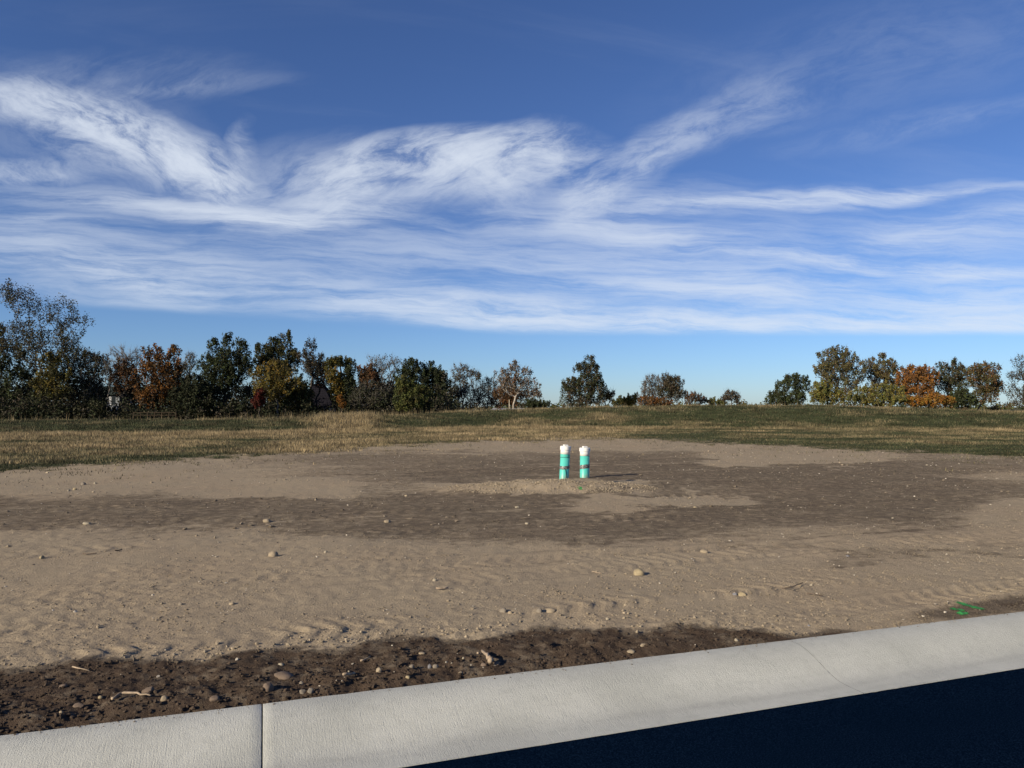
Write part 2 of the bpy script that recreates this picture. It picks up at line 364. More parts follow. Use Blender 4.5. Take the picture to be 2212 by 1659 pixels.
def base_h(X, Y):
    s = colpx(X, Y); cy = crest_y(s); ty = toe_y(s); cz = crest_z(s)
    up = smooth(0, 1, (Y - ty) / (cy - ty)); z = cz * up
    dn = smooth(0, 1, (Y - cy - 1.5) / 34.0); z = z * (1 - dn) + (-1.25) * dn
    far = smooth(300, 1500, Y); z = z * (1 - far) + (-1.0) * far
    m = np.exp(-(((X - MX) / 1.5) ** 2 + ((Y - MY) / 0.85) ** 2)); m2 = np.exp(-(((X - MX + 1.0) / 1.2) ** 2 + ((Y - MY + 0.15) / 0.5) ** 2))
    return z + 0.125 * m * (1 + 0.6 * fbm(X * 1.7, Y * 1.7, 3, 40)) + 0.05 * m2
def ridge_v(u): return 1.02 + 0.085 * (u - 2.0) * 0.0 + 0.10 * np.sin(u * 0.8) * 0.5 + 0.035 * (u - 1)
def H(X, Y):
    X = np.asarray(X, float); Y = np.asarray(Y, float)
    z = base_h(X, Y); u, v = uv(X, Y)
    g = grassness(X, Y)
    bare = 1 - g
    # broad unevenness and clods
    z = z + 0.035 * fbm(X * 0.30, Y * 0.30, 3, 1) * smooth(0.3, 3, v)
    rel = 0.6 + 0.8 * smooth(-0.1, 0.35, fbm(X * 0.5, Y * 0.5, 3, 21))
    near = 1 - smooth(8, 22, v)
    pat = smooth(-0.05, 0.30, fbm(X * 0.8, Y * 1.3, 4, 23))
    z = z + bare * (0.009 * fbm(X * 2.3, Y * 2.3, 3, 5) + 0.0065 * rel * fbm(X * 9, Y * 9, 3, 9) * (0.4 + 0.6 * near))
    z = z + bare * (0.15 + 0.85 * pat) * (0.0115 * np.abs(fbm(X * 13, Y * 13, 2, 25)) + 0.0060 * fbm(X * 31, Y * 31, 2, 27)) * (0.35 + 0.65 * near)
    # churned strip along the curb: lower, lumpy, crumbling against the concrete
    strip = (1 - smooth(0.55, 1.05, v)) * smooth(4.6, 2.6, u)
    z = z + strip * (0.030 * fbm(X * 4.1, Y * 4.1, 4, 31) + 0.020 * np.abs(fbm(X * 9.5, Y * 9.5, 3, 33)) - 0.010)
    z = z - (0.030 + 0.020 * fbm(u * 2.5, v * 0.5, 2, 37) ) * (1 - smooth(0.02, 0.22, v)) * (0.35 + 0.65 * smooth(4.5, 2.5, u))
    # lugged tyre track ridge
    rv = ridge_v(u); q = (v - rv) / 0.19
    env = np.exp(-q ** 2) * smooth(-2.2, -0.5, u - 0.6) * smooth(7.5, 4.0, u)
    lug = np.sin(2 * math.pi * (u + 0.55 * (v - rv) * np.sign(q + 0.001)) / 0.175 + 0.8 * fbm(u * 1.5, v * 1.5, 2, 41))
    z = z + env * (0.016 + 0.014 * smooth(-0.5, 0.5, lug) * (0.25 + 0.9 * smooth(-0.25, 0.25, fbm(u * 1.1, v * 2, 3, 43))) - 0.006)
    for v0, k, w, per, amp, ph in ((1.95, 0.05, 0.20, 0.16, 0.008, 0.5), (2.75, -0.03, 0.24, 0.20, 0.007, -0.6), (4.6, 0.06, 0.25, 0.2, 0.008, 0.6), (6.4, 0.02, 0.26, 0.2, 0.009, -0.5),
                                   (8.2, 0.05, 0.25, 0.2, 0.010, 0.6), (0.42, 0.0, 0.16, 0.15, 0.010, -0.7)):
        q = (v - v0 - k * u + 0.12 * np.sin(u * 0.6 + v0)) / w
        e = np.exp(-q ** 4) * (0.35 + 0.65 * smooth(-0.2, 0.3, fbm(u * 0.6, v * 0.6, 2, 55)))
        z = z + bare * e * amp * (smooth(-0.4, 0.6, np.sin(2 * math.pi * (u + ph * np.abs(q) * w) / per)) - 0.9)
        z = z + bare * amp * 0.9 * np.exp(-((np.abs(q) - 1.15) / 0.25) ** 2)
    z = z + g * 0.05 * fbm(X * 0.9, Y * 0.9, 3, 61)
    return z
GB = ([-300, 0, 115, 255, 416, 578, 640, 694, 760, 833, 930, 1024, 1300], [473, 470.5, 464, 454.5, 444, 437.5, 438.5, 440.5, 445, 448.5, 452.5, 456, 462])
def grassness(X, Y):
    Yc = np.maximum(Y, 1.0); px, py = proj(X, Yc, np.zeros_like(Yc))
    b = np.interp(px, GB[0], GB[1])
    n = 3.2 * fbm(X * 0.35, Y * 0.35, 4, 71) + 4.5 * fbm(X * 1.5, Y * 1.5, 4, 75, 0.6)
    return smooth(2.4, -2.4, py - b + n)
def moisture(X, Y, v, u):
    Yc = np.maximum(Y, 1.0); px, py = proj(X, Yc, np.zeros_like(Yc)); k = 2212 / 1024.0
    dx = px * k + 75 * fbm(X * 0.28, Y * 0.28, 5, 81, 0.62); sc = np.clip((py - 400) / 90.0, 0.2, 3.0)
    dy = py * k + 24 * sc * fbm(X * 0.5, Y * 0.5, 6, 85, 0.62)
    def e(cx, cy, rx, ry, soft=1.15): 
        r = np.sqrt(((dx - cx) / rx) ** 2 + ((dy - cy) / ry) ** 2); return smooth(1 + soft * 0.5, 1 - soft * 0.5, r)
    dark = np.maximum.reduce([e(1250, 1105, 950, 58), e(1500, 1020, 860, 52), 0.95 * e(480, 1108, 560, 46), 0.85 * e(900, 990, 340, 24), e(1850, 1070, 420, 75), 0.95 * e(60, 1108, 360, 34),
                             0.6 * e(1950, 1190, 420, 10), 0.95 * e(1250, 1152, 360, 20), 0.9 * e(2150, 1075, 200, 40), 0.8 * e(2150, 1000, 200, 18)])
    tan = np.maximum.reduce([e(1170, 1050, 235, 21, 0.3), e(1455, 1088, 195, 17, 0.4), e(1720, 988, 225, 19, 0.3), 0.8 * e(1420, 962, 380, 11), e(560, 1052, 215, 19, 0.5),
                             e(2240, 1130, 130, 55, 0.6), 0.7 * e(150, 1035, 330, 30), 0.6 * e(1000, 968, 300, 9), 0.6 * e(2150, 1030, 110, 9)])
    m = 0.05 + 0.60 * dark * (1 - tan)
    rl = np.random.RandomState(9)
    for i in range(26):
        v0 = 1.4 + 13.5 * rl.uniform() ** 1.1; k = rl.uniform(-0.05, 0.05); u0 = rl.uniform(-4, 16); ln = rl.uniform(2.0, 7.0); w_ = rl.uniform(0.02, 0.05) * (1 + v0 / 8); s_ = rl.choice([-0.34, -0.26, 0.22, 0.32])
        q = (v - v0 - k * (u - u0) - 0.10 * np.sin(u * 0.35 + i) - 0.03 * fbm(u * 1.2, v * 0 + i, 2, 300 + i)) / w_
        m = m + s_ * np.exp(-q ** 2) * smooth(ln, ln * 0.5, np.abs(u - u0)) * smooth(-0.25, 0.15, fbm(u * 2.0, v * 0 + 3 * i, 3, 340 + i))
    m = np.clip(m, 0.0, 0.85)
    # damp strip along the curb
    lim = np.interp(u, [-4, -0.3, 0.2, 0.95, 1.95, 3.15, 3.83, 4.5, 5.0], [1.05, 0.95, 0.90, 0.80, 0.76, 0.66, 0.40, 0.08, -0.1]) + 0.13 * fbm(X * 2.2, Y * 2.2, 5, 91, 0.6) + 0.05 * np.sin(u * 7)
    st = smooth(0.09, -0.09, v - lim) * smooth(5.0, 4.6, u)
    m = np.maximum(m, 1.22 * st)
    # damp patch around the paint marks
    e2 = np.exp(-(((u - 6.25) / 0.95) ** 2 + ((v - 0.06 * (u - 6.25) - 0.16) / 0.15) ** 2) ** 1.5); m = np.maximum(m, 1.0 * e2)
    return m
def dryness(X, Y):
    s = colpx(X, Y); cy = crest_y(s); ty = toe_y(s); e = (Y - ty) / (cy - ty)
    n = fbm(X * 0.22, Y * 0.35, 4, 101)
    Yc = np.maximum(Y, 1.0); px, py = proj(X, Yc, np.zeros_like(Yc)); b = np.interp(px, GB[0], GB[1])
    field = 0.62 + 0.9 * n
    edge_green = smooth(12, 2, b - py) * (smooth(330, 180, px) + 0.8 * smooth(600, 700, px))
    field = field - 0.55 * np.clip(edge_green, 0, 1) - 0.36 * smooth(590, 720, px)
    wt = 2.4 - 1.5 * smooth(560, 720, px); toe = np.exp(-((Y - ty + 0.9 * wt) / wt) ** 2) * (1 - 0.35 * smooth(600, 720, px)); field = np.maximum(field, toe * (0.98 + 0.3 * n))
    bank = 0.08 - 0.06 * smooth(330, 260, px) + 0.70 * n + 0.25 * smooth(0.45, 0.0, e) + 0.30 * smooth(0.93, 1.0, e) + 0.14 * np.exp(-((px - 560) / 130.0) ** 2)
    clump = smooth(285, 335, px + 30 * n) * smooth(400, 362, px + 30 * n) * 0.9; bank = np.maximum(bank, clump * smooth(-0.1, 0.2, e + 0.5 * n))
    t = smooth(0.0, 0.12, e)
    return np.clip(field * (1 - t) + bank * t, 0, 1)

def ground_pt(sx, sy):
    """source-photo pixel (3072 wide) to the point of the ground seen there"""
    d = ray(sx / 3.0, sy / 3.0); t = np.concatenate([np.linspace(2.5, 30, 900), np.linspace(30.1, 120, 600)])
    X = d[0] * t; Y = d[1] * t; Z = CAMZ + d[2] * t; h = H(X, Y); i = int(np.argmax(Z < h))
    return Vector((X[i], Y[i], h[i]))

# ground sheet: rows run parallel to the curb and spread out with distance
ds = [CAMD]
while ds[-1] < 170: ds.append(ds[-1] + min(0.50 * ds[-1] ** 2 / 1073.0, 0.42 if ds[-1] < 75 else 3.0))
while ds[-1] < 5000: ds.append(ds[-1] * 1.12)
ds = np.array(ds); NC = 800
tcol = np.linspace(0, 1, NC)
DD, TT = np.meshgrid(ds, tcol, indexing='ij')
ulo = 1.1 - 0.42 * DD - 1.2; uhi = 1.1 + 1.46 * DD + 1.2
UU = ulo + (uhi - ulo) * TT; VV = DD - CAMD
GX, GY = xy(UU, VV)
GZ = H(GX, GY)
gr = grassness(GX, GY); mo = moisture(GX, GY, VV, UU); dr = dryness(GX, GY)
idx = np.arange(GX.size).reshape(GX.shape)
quads = np.stack([idx[:-1, :-1], idx[:-1, 1:], idx[1:, 1:], idx[1:, :-1]], -1).reshape(-1, 4)
gq = gr.ravel()[quads].mean(1) > 0.5
allV = np.stack([GX, GY, GZ], -1).reshape(-1, 3)
def submesh(name, sel, mat, attrs):
    q = quads[sel]; used, inv = np.unique(q, return_inverse=True)
    o = mesh_obj(name, allV[used], inv.reshape(-1, 4), mat, smooth_shade=True, attrs={k: a.ravel()[used] for k, a in attrs.items()})
    return put_props(o, kind='structure')
submesh('dirt_ground', ~gq, M_DIRT, {'moist': mo, 'edge': gr})
submesh('grass_field', gq, M_GSOIL, {'dry': dr, 'edge': gr})

# asphalt road
def road():
    n = 1500; us = np.linspace(-30, 45, n); V = []; F = []
    w = np.clip(0.622 - 0.008 * (us - 1.75), 0.575, 0.66)
    jag = 0.009 * fbm(us * 14, us * 0, 3, 120) + 0.007 * fbm(us * 45, us * 0 + 3, 2, 125)
    for i, uu in enumerate(us):
        for off, zz in ((0.0, -0.150), (0.0, -0.1135), (0.03, -0.1115), (2.0, -0.095), (7.5, -0.07)):
            vv = -(w[i] + off) + (jag[i] if off < 0.02 else 0); x, y = xy(uu, vv); V.append((x, y, zz))
    for i in range(n - 1):
        for k in range(4): F.append((i * 5 + k, i * 5 + k + 1, (i + 1) * 5 + k + 1, (i + 1) * 5 + k))
    put_props(mesh_obj('asphalt_road', V, F, M_ASPH), kind='structure')
road()

# concrete curb, poured in ten foot lengths; the whole curb frame lies along the curb line
curb = bpy.data.objects.new('concrete_curb', None); col.objects.link(curb); curb['kind'] = 'structure'
curb.location = (C0[0], C0[1], 0); curb.rotation_euler = (0, 0, math.atan2(CT[1], CT[0]))
PROF = [(0.0, -0.16), (0.0, -0.006), (0.006, 0.0), (0.05, 0.002), (0.11, -0.001), (0.17, -0.012), (0.23, -0.029), (0.29, -0.052), (0.345, -0.075), (0.40, -0.094), (0.45, -0.106), (0.50, -0.1115), (0.56, -0.1125), (0.655, -0.110), (0.66, -0.110), (0.66, -0.16)]
uj = float(uv(*flat_pt(262.3, 700))[0]); JL = 3.11
def curb_segment(u0, u1, g0, g1):
    n = 64; us = np.concatenate([[u0 + g0], np.linspace(u0 + g0 + 0.004, u1 - g1 - 0.004, n), [u1 - g1]]); V = []; F = []
    for i, uu in enumerate(us):
        w = float(np.clip(0.622 - 0.008 * (uu - 1.75), 0.575, 0.66)) + 0.002; k = w / 0.66
        drop = 0.002 if (i == 0 and g0 > 0.002) or (i == len(us) - 1 and g1 > 0.002) else 0.0
        wob = 0.004 * float(perlin(uu * 6, 0.5, 130)) + 0.0025 * float(perlin(uu * 30, 1.5, 131))
        for a, z in PROF:
            jit = wob if a < 0.02 else 0
            V.append((uu, -a * k + jit, z - drop * (z > -0.15) + 0.0018 * float(perlin(uu * 1.2, a * 4, 133)) * (z > -0.15)))
    m = len(PROF)
    for i in range(len(us) - 1):
        for k in range(m - 1): F.append((i * m + k, i * m + k + 1, (i + 1) * m + k + 1, (i + 1) * m + k))
    for base, flip in ((0, True), ((len(us) - 1) * m, False)):
        for k in range(1, m - 2): 
            t = (base, base + k, base + k + 1, base + k + 1); F.append(t)
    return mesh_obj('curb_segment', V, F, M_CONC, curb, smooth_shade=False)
segs = []
for i in range(-5, 8):
    a = uj + (i) * JL; wide0 = 0.0030 if i == 0 else 0.0012; wide1 = 0.0030 if i == -1 else 0.0012
    o = curb_segment(a, a + JL, wide0, wide1)
    if hasattr(o.data, 'polygons'):
        o.data.polygons.foreach_set('use_smooth', np.ones(len(o.data.polygons), bool))
    try: o.data.set_sharp_from_angle(angle=math.radians(38))
    except Exception: pass

# ------------------------------------------------------------------ grass (stuff)
def scatter_grass(name, X, Y, hgt, dry, lean=0.45, blades=6, width=0.012, spread=0.10, dark=1.0):
    n = len(X); Z = H(X, Y) - 0.01; k = blades
    bx = np.repeat(X, k) + R.normal(0, spread, n * k); by = np.repeat(Y, k) + R.normal(0, spread, n * k); bz = np.repeat(Z, k)
    h = np.repeat(hgt, k) * R.uniform(0.5, 1.15, n * k); th = R.uniform(0, 2 * math.pi, n * k); ln = R.uniform(0.05, lean, n * k) * h
    w = width * R.uniform(0.6, 1.4, n * k); ph = R.uniform(0, math.pi, n * k)
    V = np.empty((n * k, 3, 3)); 
    V[:, 0] = np.stack([bx - w * np.cos(ph), by - w * np.sin(ph), bz], -1); V[:, 1] = np.stack([bx + w * np.cos(ph), by + w * np.sin(ph), bz], -1)
    V[:, 2] = np.stack([bx + ln * np.cos(th), by + ln * np.sin(th), bz + h], -1)
    dd = np.clip(np.repeat(dry, k) + R.normal(0, 0.18, n * k), 0, 1)[:, None]; tus = np.repeat(0.50 + 0.70 * smooth(-0.35, 0.35, fbm(X * 0.55, Y * 1.3, 5, 250, 0.62)), k)[:, None]
    green = np.array([0.040, 0.051, 0.025]); tan = np.array([0.34, 0.265, 0.155])
    c = (green * (1 - dd) + tan * dd) * R.uniform(0.7, 1.25, (n * k, 1)) * dark * tus
    cols = np.repeat(c[:, None, :], 3, 1).reshape(-1, 3)
    F = np.arange(n * k * 3).reshape(-1, 3)
    return put_props(mesh_obj(name, V.reshape(-1, 3), F, M_GRASS, cols=cols), kind='stuff')
def sample(n, x0, x1, y0, y1):
    Y = np.sqrt(R.uniform(y0 ** 1.0, y1 ** 1.0, n)) ** 2; X = R.uniform(x0, x1, n) * Y / 40.0; return X, Y
X, Y = sample(105000, -36, 36, 16, 54); s = colpx(X, Y); e = (Y - toe_y(s)) / (crest_y(s) - toe_y(s)); g = grassness(X, Y)
keep = (g > R.uniform(0.15, 0.95, len(X))) & (e < 0.1); X, Y, e = X[keep], Y[keep], e[keep]; d = dryness(X, Y); s = colpx(X, Y)
toe = np.exp(-((Y - toe_y(s) + 2.2) / 2.4) ** 2)
toe = np.exp(-((Y - toe_y(s) + 2.0) / 2.4) ** 2)
h = 0.06 + 0.09 * d + 0.19 * toe * d * (0.5 + 0.5 * smooth(-0.2, 0.3, fbm(X * 0.5, Y * 0.5, 2, 140)) ) * (1 - 0.5 * smooth(600, 750, s))
scatter_grass('field_grass', X, Y, h, d, 0.6, 5, 0.011)
X, Y = sample(80000, -38, 38, 38, 66); s = colpx(X, Y); e = (Y - toe_y(s)) / (crest_y(s) - toe_y(s)); keep = (e > -0.05) & (e < 1.15); X, Y, e = X[keep], Y[keep], e[keep]; d = dryness(X, Y); s = colpx(X, Y)
cl = smooth(305, 318, s) * smooth(388, 370, s) * smooth(0.0, 0.2, e)
pat = smooth(-0.1, 0.35, fbm(X * 0.5, Y * 0.8, 3, 145))
h = 0.09 + 0.10 * pat + 0.10 * d + 0.30 * cl * R.uniform(0.4, 1.1, len(X)) * (0.4 + 0.8 * smooth(-0.3, 0.3, fbm(X * 0.6, Y * 0.6, 3, 147))) 
scatter_grass('bank_grass', X, Y, h, d, 0.5, 6, 0.017, 0.12)
# dry weeds standing up along the crest with pale seed heads
X = R.uniform(-60, 60, 900); s0 = np.clip(512 + X * 12, 0, 1024); s0 = R.uniform(0, 1024, 900); s0[:520] = R.normal(345, 45, 520); Yc = crest_y(s0) + R.uniform(-1.2, 1.0, 900); X = (s0 - 512) / FPX * Yc
scatter_grass('crest_weeds', X, Yc, R.uniform(0.25, 0.62, 900), R.uniform(0.5, 0.95, 900), 0.35, 3, 0.012, 0.05)
# scattered sprouts on the dirt close to the grass edge
X, Y = sample(42000, -36, 36, 13, 38); g = grassness(X, Y); px, py = proj(X, Y, 0 * X); b = np.interp(px, GB[0], GB[1])
keep = (py - b < 22) & (py - b > -3) & (fbm(X * 0.8, Y * 0.8, 3, 260) + 0.15 > R.uniform(-0.1, 0.5, len(X))) & (R.uniform(0, 1, len(X)) < np.exp(-(py - b) / 5.0) * 0.75); X, Y = X[keep], Y[keep]
scatter_grass('edge_sprouts', X, Y, R.uniform(0.04, 0.10, len(X)), np.clip(dryness(X, Y), 0.2, 1), 0.9, 4, 0.009, 0.12)

# ------------------------------------------------------------------ trees
OCT_F = None
def branch_tree(tips, trunk_nodes, rbase, seed, arc=0.12, jitter=0.10):
    rr = np.random.RandomState(seed)
    nodes = [np.array(p, float) for p in trunk_nodes]; parent = [-1] + list(range(len(nodes) - 1))
    P = np.zeros((len(nodes) + len(tips) * 5, 3)); P[:len(nodes)] = nodes; n = len(nodes); par = parent[:]
    order = np.argsort(tips[:, 2] * 0.6 + np.hypot(tips[:, 0] - nodes[-1][0], tips[:, 1]) * 0.9); tipidx = []
    lo = 2
    for ti in order:
        t = tips[ti]; dv = t - P[lo:n]; dist = np.linalg.norm(dv, axis=1)
        cost = dist + 1.6 * np.maximum(0, 0.45 * np.hypot(dv[:, 0], dv[:, 1]) - dv[:, 2])
        j = lo + int(np.argmin(cost)); a = P[j]; L_ = np.linalg.norm(t - a); k = max(1, min(4, int(L_ / 0.9) + 1)); prev = j
        for q in range(1, k + 1):
            f = q / k; p = a + (t - a) * f
            if q < k: p = p + rr.normal(0, jitter * L_ / k, 3); p[2] += -arc * L_ * math.sin(math.pi * f)
            P[n] = p; par.append(prev); prev = n; n += 1
        tipidx.append(prev)
    P = P[:n]; cnt = np.zeros(n)
    cnt[tipidx] += 1
    for i in range(n - 1, 0, -1):
        if par[i] >= 0: cnt[par[i]] += cnt[i]
    rad = rbase * np.power(np.maximum(cnt, 1) / max(cnt[0], 1), 0.46)
    return P, np.array(par), np.maximum(rad, 0.022), np.array(tipidx)
def segs_mesh(P, par, rad, sides=4):
    ch = np.where(par >= 0)[0]; a = P[par[ch]]; b = P[ch]; ra = np.minimum(rad[par[ch]], rad[ch] * 1.6); rb = rad[ch]
    t = b - a; t = t / (np.linalg.norm(t, axis=1, keepdims=True) + 1e-9)
    ref = np.where(np.abs(t[:, 2:3]) < 0.9, np.array([[0, 0, 1.0]]), np.array([[1.0, 0, 0]])); x = np.cross(t, ref); x /= np.linalg.norm(x, axis=1, keepdims=True); y = np.cross(t, x)
    V = np.zeros((len(ch), 2 * sides, 3))
    for k in range(sides):
        th = 2 * math.pi * k / sides; d = math.cos(th) * x + math.sin(th) * y
        V[:, k] = a + d * ra[:, None]; V[:, sides + k] = b + d * rb[:, None]
    base = (np.arange(len(ch)) * 2 * sides)[:, None]; F = []
    for k in range(sides):
        F.append(np.concatenate([base + k, base + (k + 1) % sides, base + sides + (k + 1) % sides, base + sides + k], 1))
    return V.reshape(-1, 3), np.concatenate(F)
def leaf_mesh(C, size, cols, rr):
    n = len(C); d1 = rr.normal(0, 1, (n, 3)); d1 /= np.linalg.norm(d1, axis=1, keepdims=True); d2 = np.cross(d1, rr.normal(0, 1, (n, 3))); d2 /= np.linalg.norm(d2, axis=1, keepdims=True)
    s = size * rr.uniform(0.6, 1.4, (n, 1)); V = np.stack([C - d1 * s * 0.62, C + d2 * s * 0.40, C + d1 * s * 0.62, C - d2 * s * 0.40], 1)
    return V.reshape(-1, 3), np.arange(n * 4).reshape(-1, 4), np.repeat(cols, 4, 0)
def twig_mesh(tips, dirs, length, width, rr, per):
    n = len(tips) * per; b = np.repeat(tips, per, 0); d = np.repeat(dirs, per, 0) + rr.normal(0, 0.55, (n, 3)); d[:, 2] += 0.35; d /= np.linalg.norm(d, axis=1, keepdims=True)
    b = b + d * rr.uniform(-0.4, 0.1, (n, 1)) * length; e = b + d * length * rr.uniform(0.6, 1.4, (n, 1)); x = np.cross(d, rr.normal(0, 1, (n, 3))); x /= np.linalg.norm(x, axis=1, keepdims=True); y = np.cross(d, x)
    V = np.stack([b + x * width, b - 0.5 * x * width + 0.87 * y * width, b - 0.5 * x * width - 0.87 * y * width, e], 1); k = (np.arange(n) * 4)[:, None]
    F = np.concatenate([k + np.array([[0, 1, 3, 3]]), k + np.array([[1, 2, 3, 3]]), k + np.array([[2, 0, 3, 3]])]); return V.reshape(-1, 3), F
PAL = {  # leaf colours, base reflectance
 'green': [(0.040, 0.055, 0.022), (0.055, 0.070, 0.026), (0.036, 0.045, 0.022)], 'dark': [(0.032, 0.040, 0.022), (0.040, 0.048, 0.024), (0.045, 0.045, 0.026)],
 'olive': [(0.095, 0.085, 0.030), (0.075, 0.075, 0.028), (0.11, 0.085, 0.032)], 'yellow': [(0.17, 0.125, 0.025), (0.13, 0.105, 0.025), (0.10, 0.095, 0.026)],
 'gold': [(0.24, 0.14, 0.022), (0.19, 0.12, 0.022), (0.13, 0.095, 0.022)], 'orange': [(0.22, 0.088, 0.018), (0.17, 0.075, 0.018), (0.13, 0.07, 0.02)],
 'rust': [(0.14, 0.062, 0.028), (0.11, 0.055, 0.026), (0.09, 0.055, 0.026)], 'red': [(0.11, 0.018, 0.014), (0.08, 0.018, 0.014), (0.05, 0.022, 0.015)],
 'brown': [(0.105, 0.070, 0.042), (0.085, 0.060, 0.038), (0.075, 0.062, 0.036)], 'greybrown': [(0.085, 0.070, 0.055), (0.070, 0.062, 0.048), (0.065, 0.062, 0.040)],
 'lime': [(0.115, 0.125, 0.034), (0.085, 0.10, 0.030), (0.07, 0.085, 0.028)]}
PAL = {k_: [tuple(x * (0.72 if k_ in ('green', 'dark', 'greybrown', 'brown') else 0.86) for x in c_) for c_ in v_] for k_, v_ in PAL.items()}
tseed = [100]
def tree(name, label, lobes, dist, pal, tips=150, lpt=16, lsize=0.30, spread=0.75, twigs=2, bark=None, trunk=None, cat='tree', group=None, rb=None, twl=1.1, gz=None, spires=True):
    """lobes: (x, y, rx, ry) in photo pixels; trunk: photo x of the foot"""
    tips = int(tips * 1.35); lsize *= 0.73; lpt = int(lpt * (1.75 if lpt > 10 else 1.6)); spread *= 1.12; tseed[0] += 1; rr = np.random.RandomState(tseed[0]); f3 = FPX * 3; sun_tone_gain = {GR: 1.3, GC: 1.2}.get(group, 1.0)  # right clump leaves painted lighter for sunlight; middle trees lifted from the dimmed palette
    top = min(l[1] - l[3] for l in lobes); fx = trunk if trunk is not None else lobes[0][0]
    bx = (fx - 1536) / f3 * dist; z0 = gz if gz is not None else float(base_h(np.array([bx]), np.array([float(dist)]))[0]) - 0.05
    k = dist / f3; loc = []
    for (cx, cy, rx, ry) in lobes: loc.append(((cx - fx) * k, CAMZ + (1221 - cy) * k - z0, rx * k, ry * k))
    vol = np.array([l[2] ** 2 * l[3] for l in loc]) ** 0.75; num = np.maximum(3, (tips * vol / vol.sum()).astype(int)); T = []; E_ = []
    for (cx, cz, rx, rz), n in zip(loc, num):
        d = rr.normal(0, 1, (n, 3)); d /= np.linalg.norm(d, axis=1, keepdims=True); r = rr.uniform(0.12, 1, (n, 1)) ** 0.42; q = d * r * np.array([rx, rx * 0.85, rz]) + np.array([cx, 0, cz])
        T.append(q); E_.append(np.where(r[:, 0] > 0.8, 0.72, 1.0))
        if rx * rz > 0.6 and lpt > 6 and spires:
            ns = int(3 + 2.5 * rx); a = rr.uniform(0, 2 * math.pi, ns); e = rr.uniform(0.15, 1.35, ns); hgt_ = rr.uniform(0.9, 1.22, ns); b0 = np.stack([np.cos(a) * np.cos(e) * rx, np.sin(a) * np.cos(e) * rx * 0.85, np.sin(e) * rz], -1) * hgt_[:, None]
            for st_ in range(2):
                T.append(b0 + np.array([cx, 0, cz]) + np.stack([0.10 * st_ * np.cos(a), 0.10 * st_ * np.sin(a), np.full(ns, 0.50 * st_ - 0.3)], -1)); E_.append(np.full(ns, 0.60 - 0.12 * st_))
    T = np.concatenate(T); E_ = np.concatenate(E_); T[:, 2] = np.maximum(T[:, 2], 0.35)
    ztop = max(l[1] for l in loc); cxm = float(np.average([l[0] for l in loc], weights=vol)); nt_ = max(4, int(ztop / 1.2))
    wob = 0.05 * ztop; hf = rr.uniform(0.42, 0.62); tr = [(cxm * (i / nt_) ** 1.6 + wob * 0.35 * math.sin(i * 1.3 + tseed[0]) * i / nt_ + rr.normal(0, 0.08), rr.normal(0, 0.08), ztop * hf * i / nt_) for i in range(nt_ + 1)]; tr[0] = (0, 0, -0.2)
    tot = CAMZ + (1221 - top) * k - z0
    P, par, rad, ti = branch_tree(T, tr, rb if rb else 0.0135 * tot + 0.03, tseed[0])
    root = empty(name, (bx, dist, z0), label, cat, group)
    V, F = segs_mesh(P, par, rad, 5 if tot > 8 else 4)
    if twigs:
        dirs = P[ti] - P[par[ti]]; dirs /= np.linalg.norm(dirs, axis=1, keepdims=True) + 1e-9
        V2, F2 = twig_mesh(P[ti], dirs, twl, 0.020, rr, twigs); F = np.concatenate([F, F2 + len(V)]); V = np.concatenate([V, V2])
    tri = F
    # degenerate quads become triangles through validate()
    o1 = mesh_from_mixed('trunk', V, F, bark or M_BARK, root)
    if lpt > 0:
        n = len(T) * lpt; ctr = np.repeat(T, lpt, 0); off = rr.normal(0, 1, (n, 3)); off *= (rr.uniform(0, 1, (n, 1)) ** 0.5) / np.linalg.norm(off, axis=1, keepdims=True) * spread * np.array([0.85, 0.85, 1.1]) * np.repeat(E_, lpt)[:, None]
        C = ctr + off; C[:, 2] = np.maximum(C[:, 2], 0.05); p = [np.array(PAL[q]) for q in (pal if isinstance(pal, (list, tuple)) else [pal])]; allp = np.concatenate(p)
        pick = rr.randint(0, len(allp), len(T)); base = allp[np.repeat(pick, lpt)] * 0.6 + allp[rr.randint(0, len(allp), n)] * 0.4
        cols = base * np.repeat(rr.uniform(0.72, 1.28, len(T)), lpt)[:, None] * rr.uniform(0.85, 1.15, (n, 1)) * sun_tone_gain
        V, F, cc = leaf_mesh(C, lsize, cols, rr); mesh_obj('crown', V, F, M_LEAF, root, cols=cc)
    return root
def mesh_from_mixed(name, V, F, mat, parent):
    F = np.asarray(F); tri = F[:, 2] == F[:, 3]; me = bpy.data.meshes.new(name)
    q = F[~tri]; t = F[tri][:, :3]; loops = np.concatenate([q.ravel(), t.ravel()]).astype(np.int32)
    starts = np.concatenate([np.arange(len(q)) * 4, len(q) * 4 + np.arange(len(t)) * 3]).astype(np.int32)
    me.vertices.add(len(V)); me.vertices.foreach_set('co', np.asarray(V, np.float32).ravel()); me.loops.add(len(loops)); me.loops.foreach_set('vertex_index', loops)
    me.polygons.add(len(starts)); me.polygons.foreach_set('loop_start', starts); me.update(calc_edges=True); me.validate(); me.materials.append(mat)
    o = bpy.data.objects.new(name, me); col.objects.link(o); o.parent = parent; return o

GW = 'trees of the wood on the left'; GC = 'trees behind the middle of the bank'; GR = 'trees of the clump on the right'
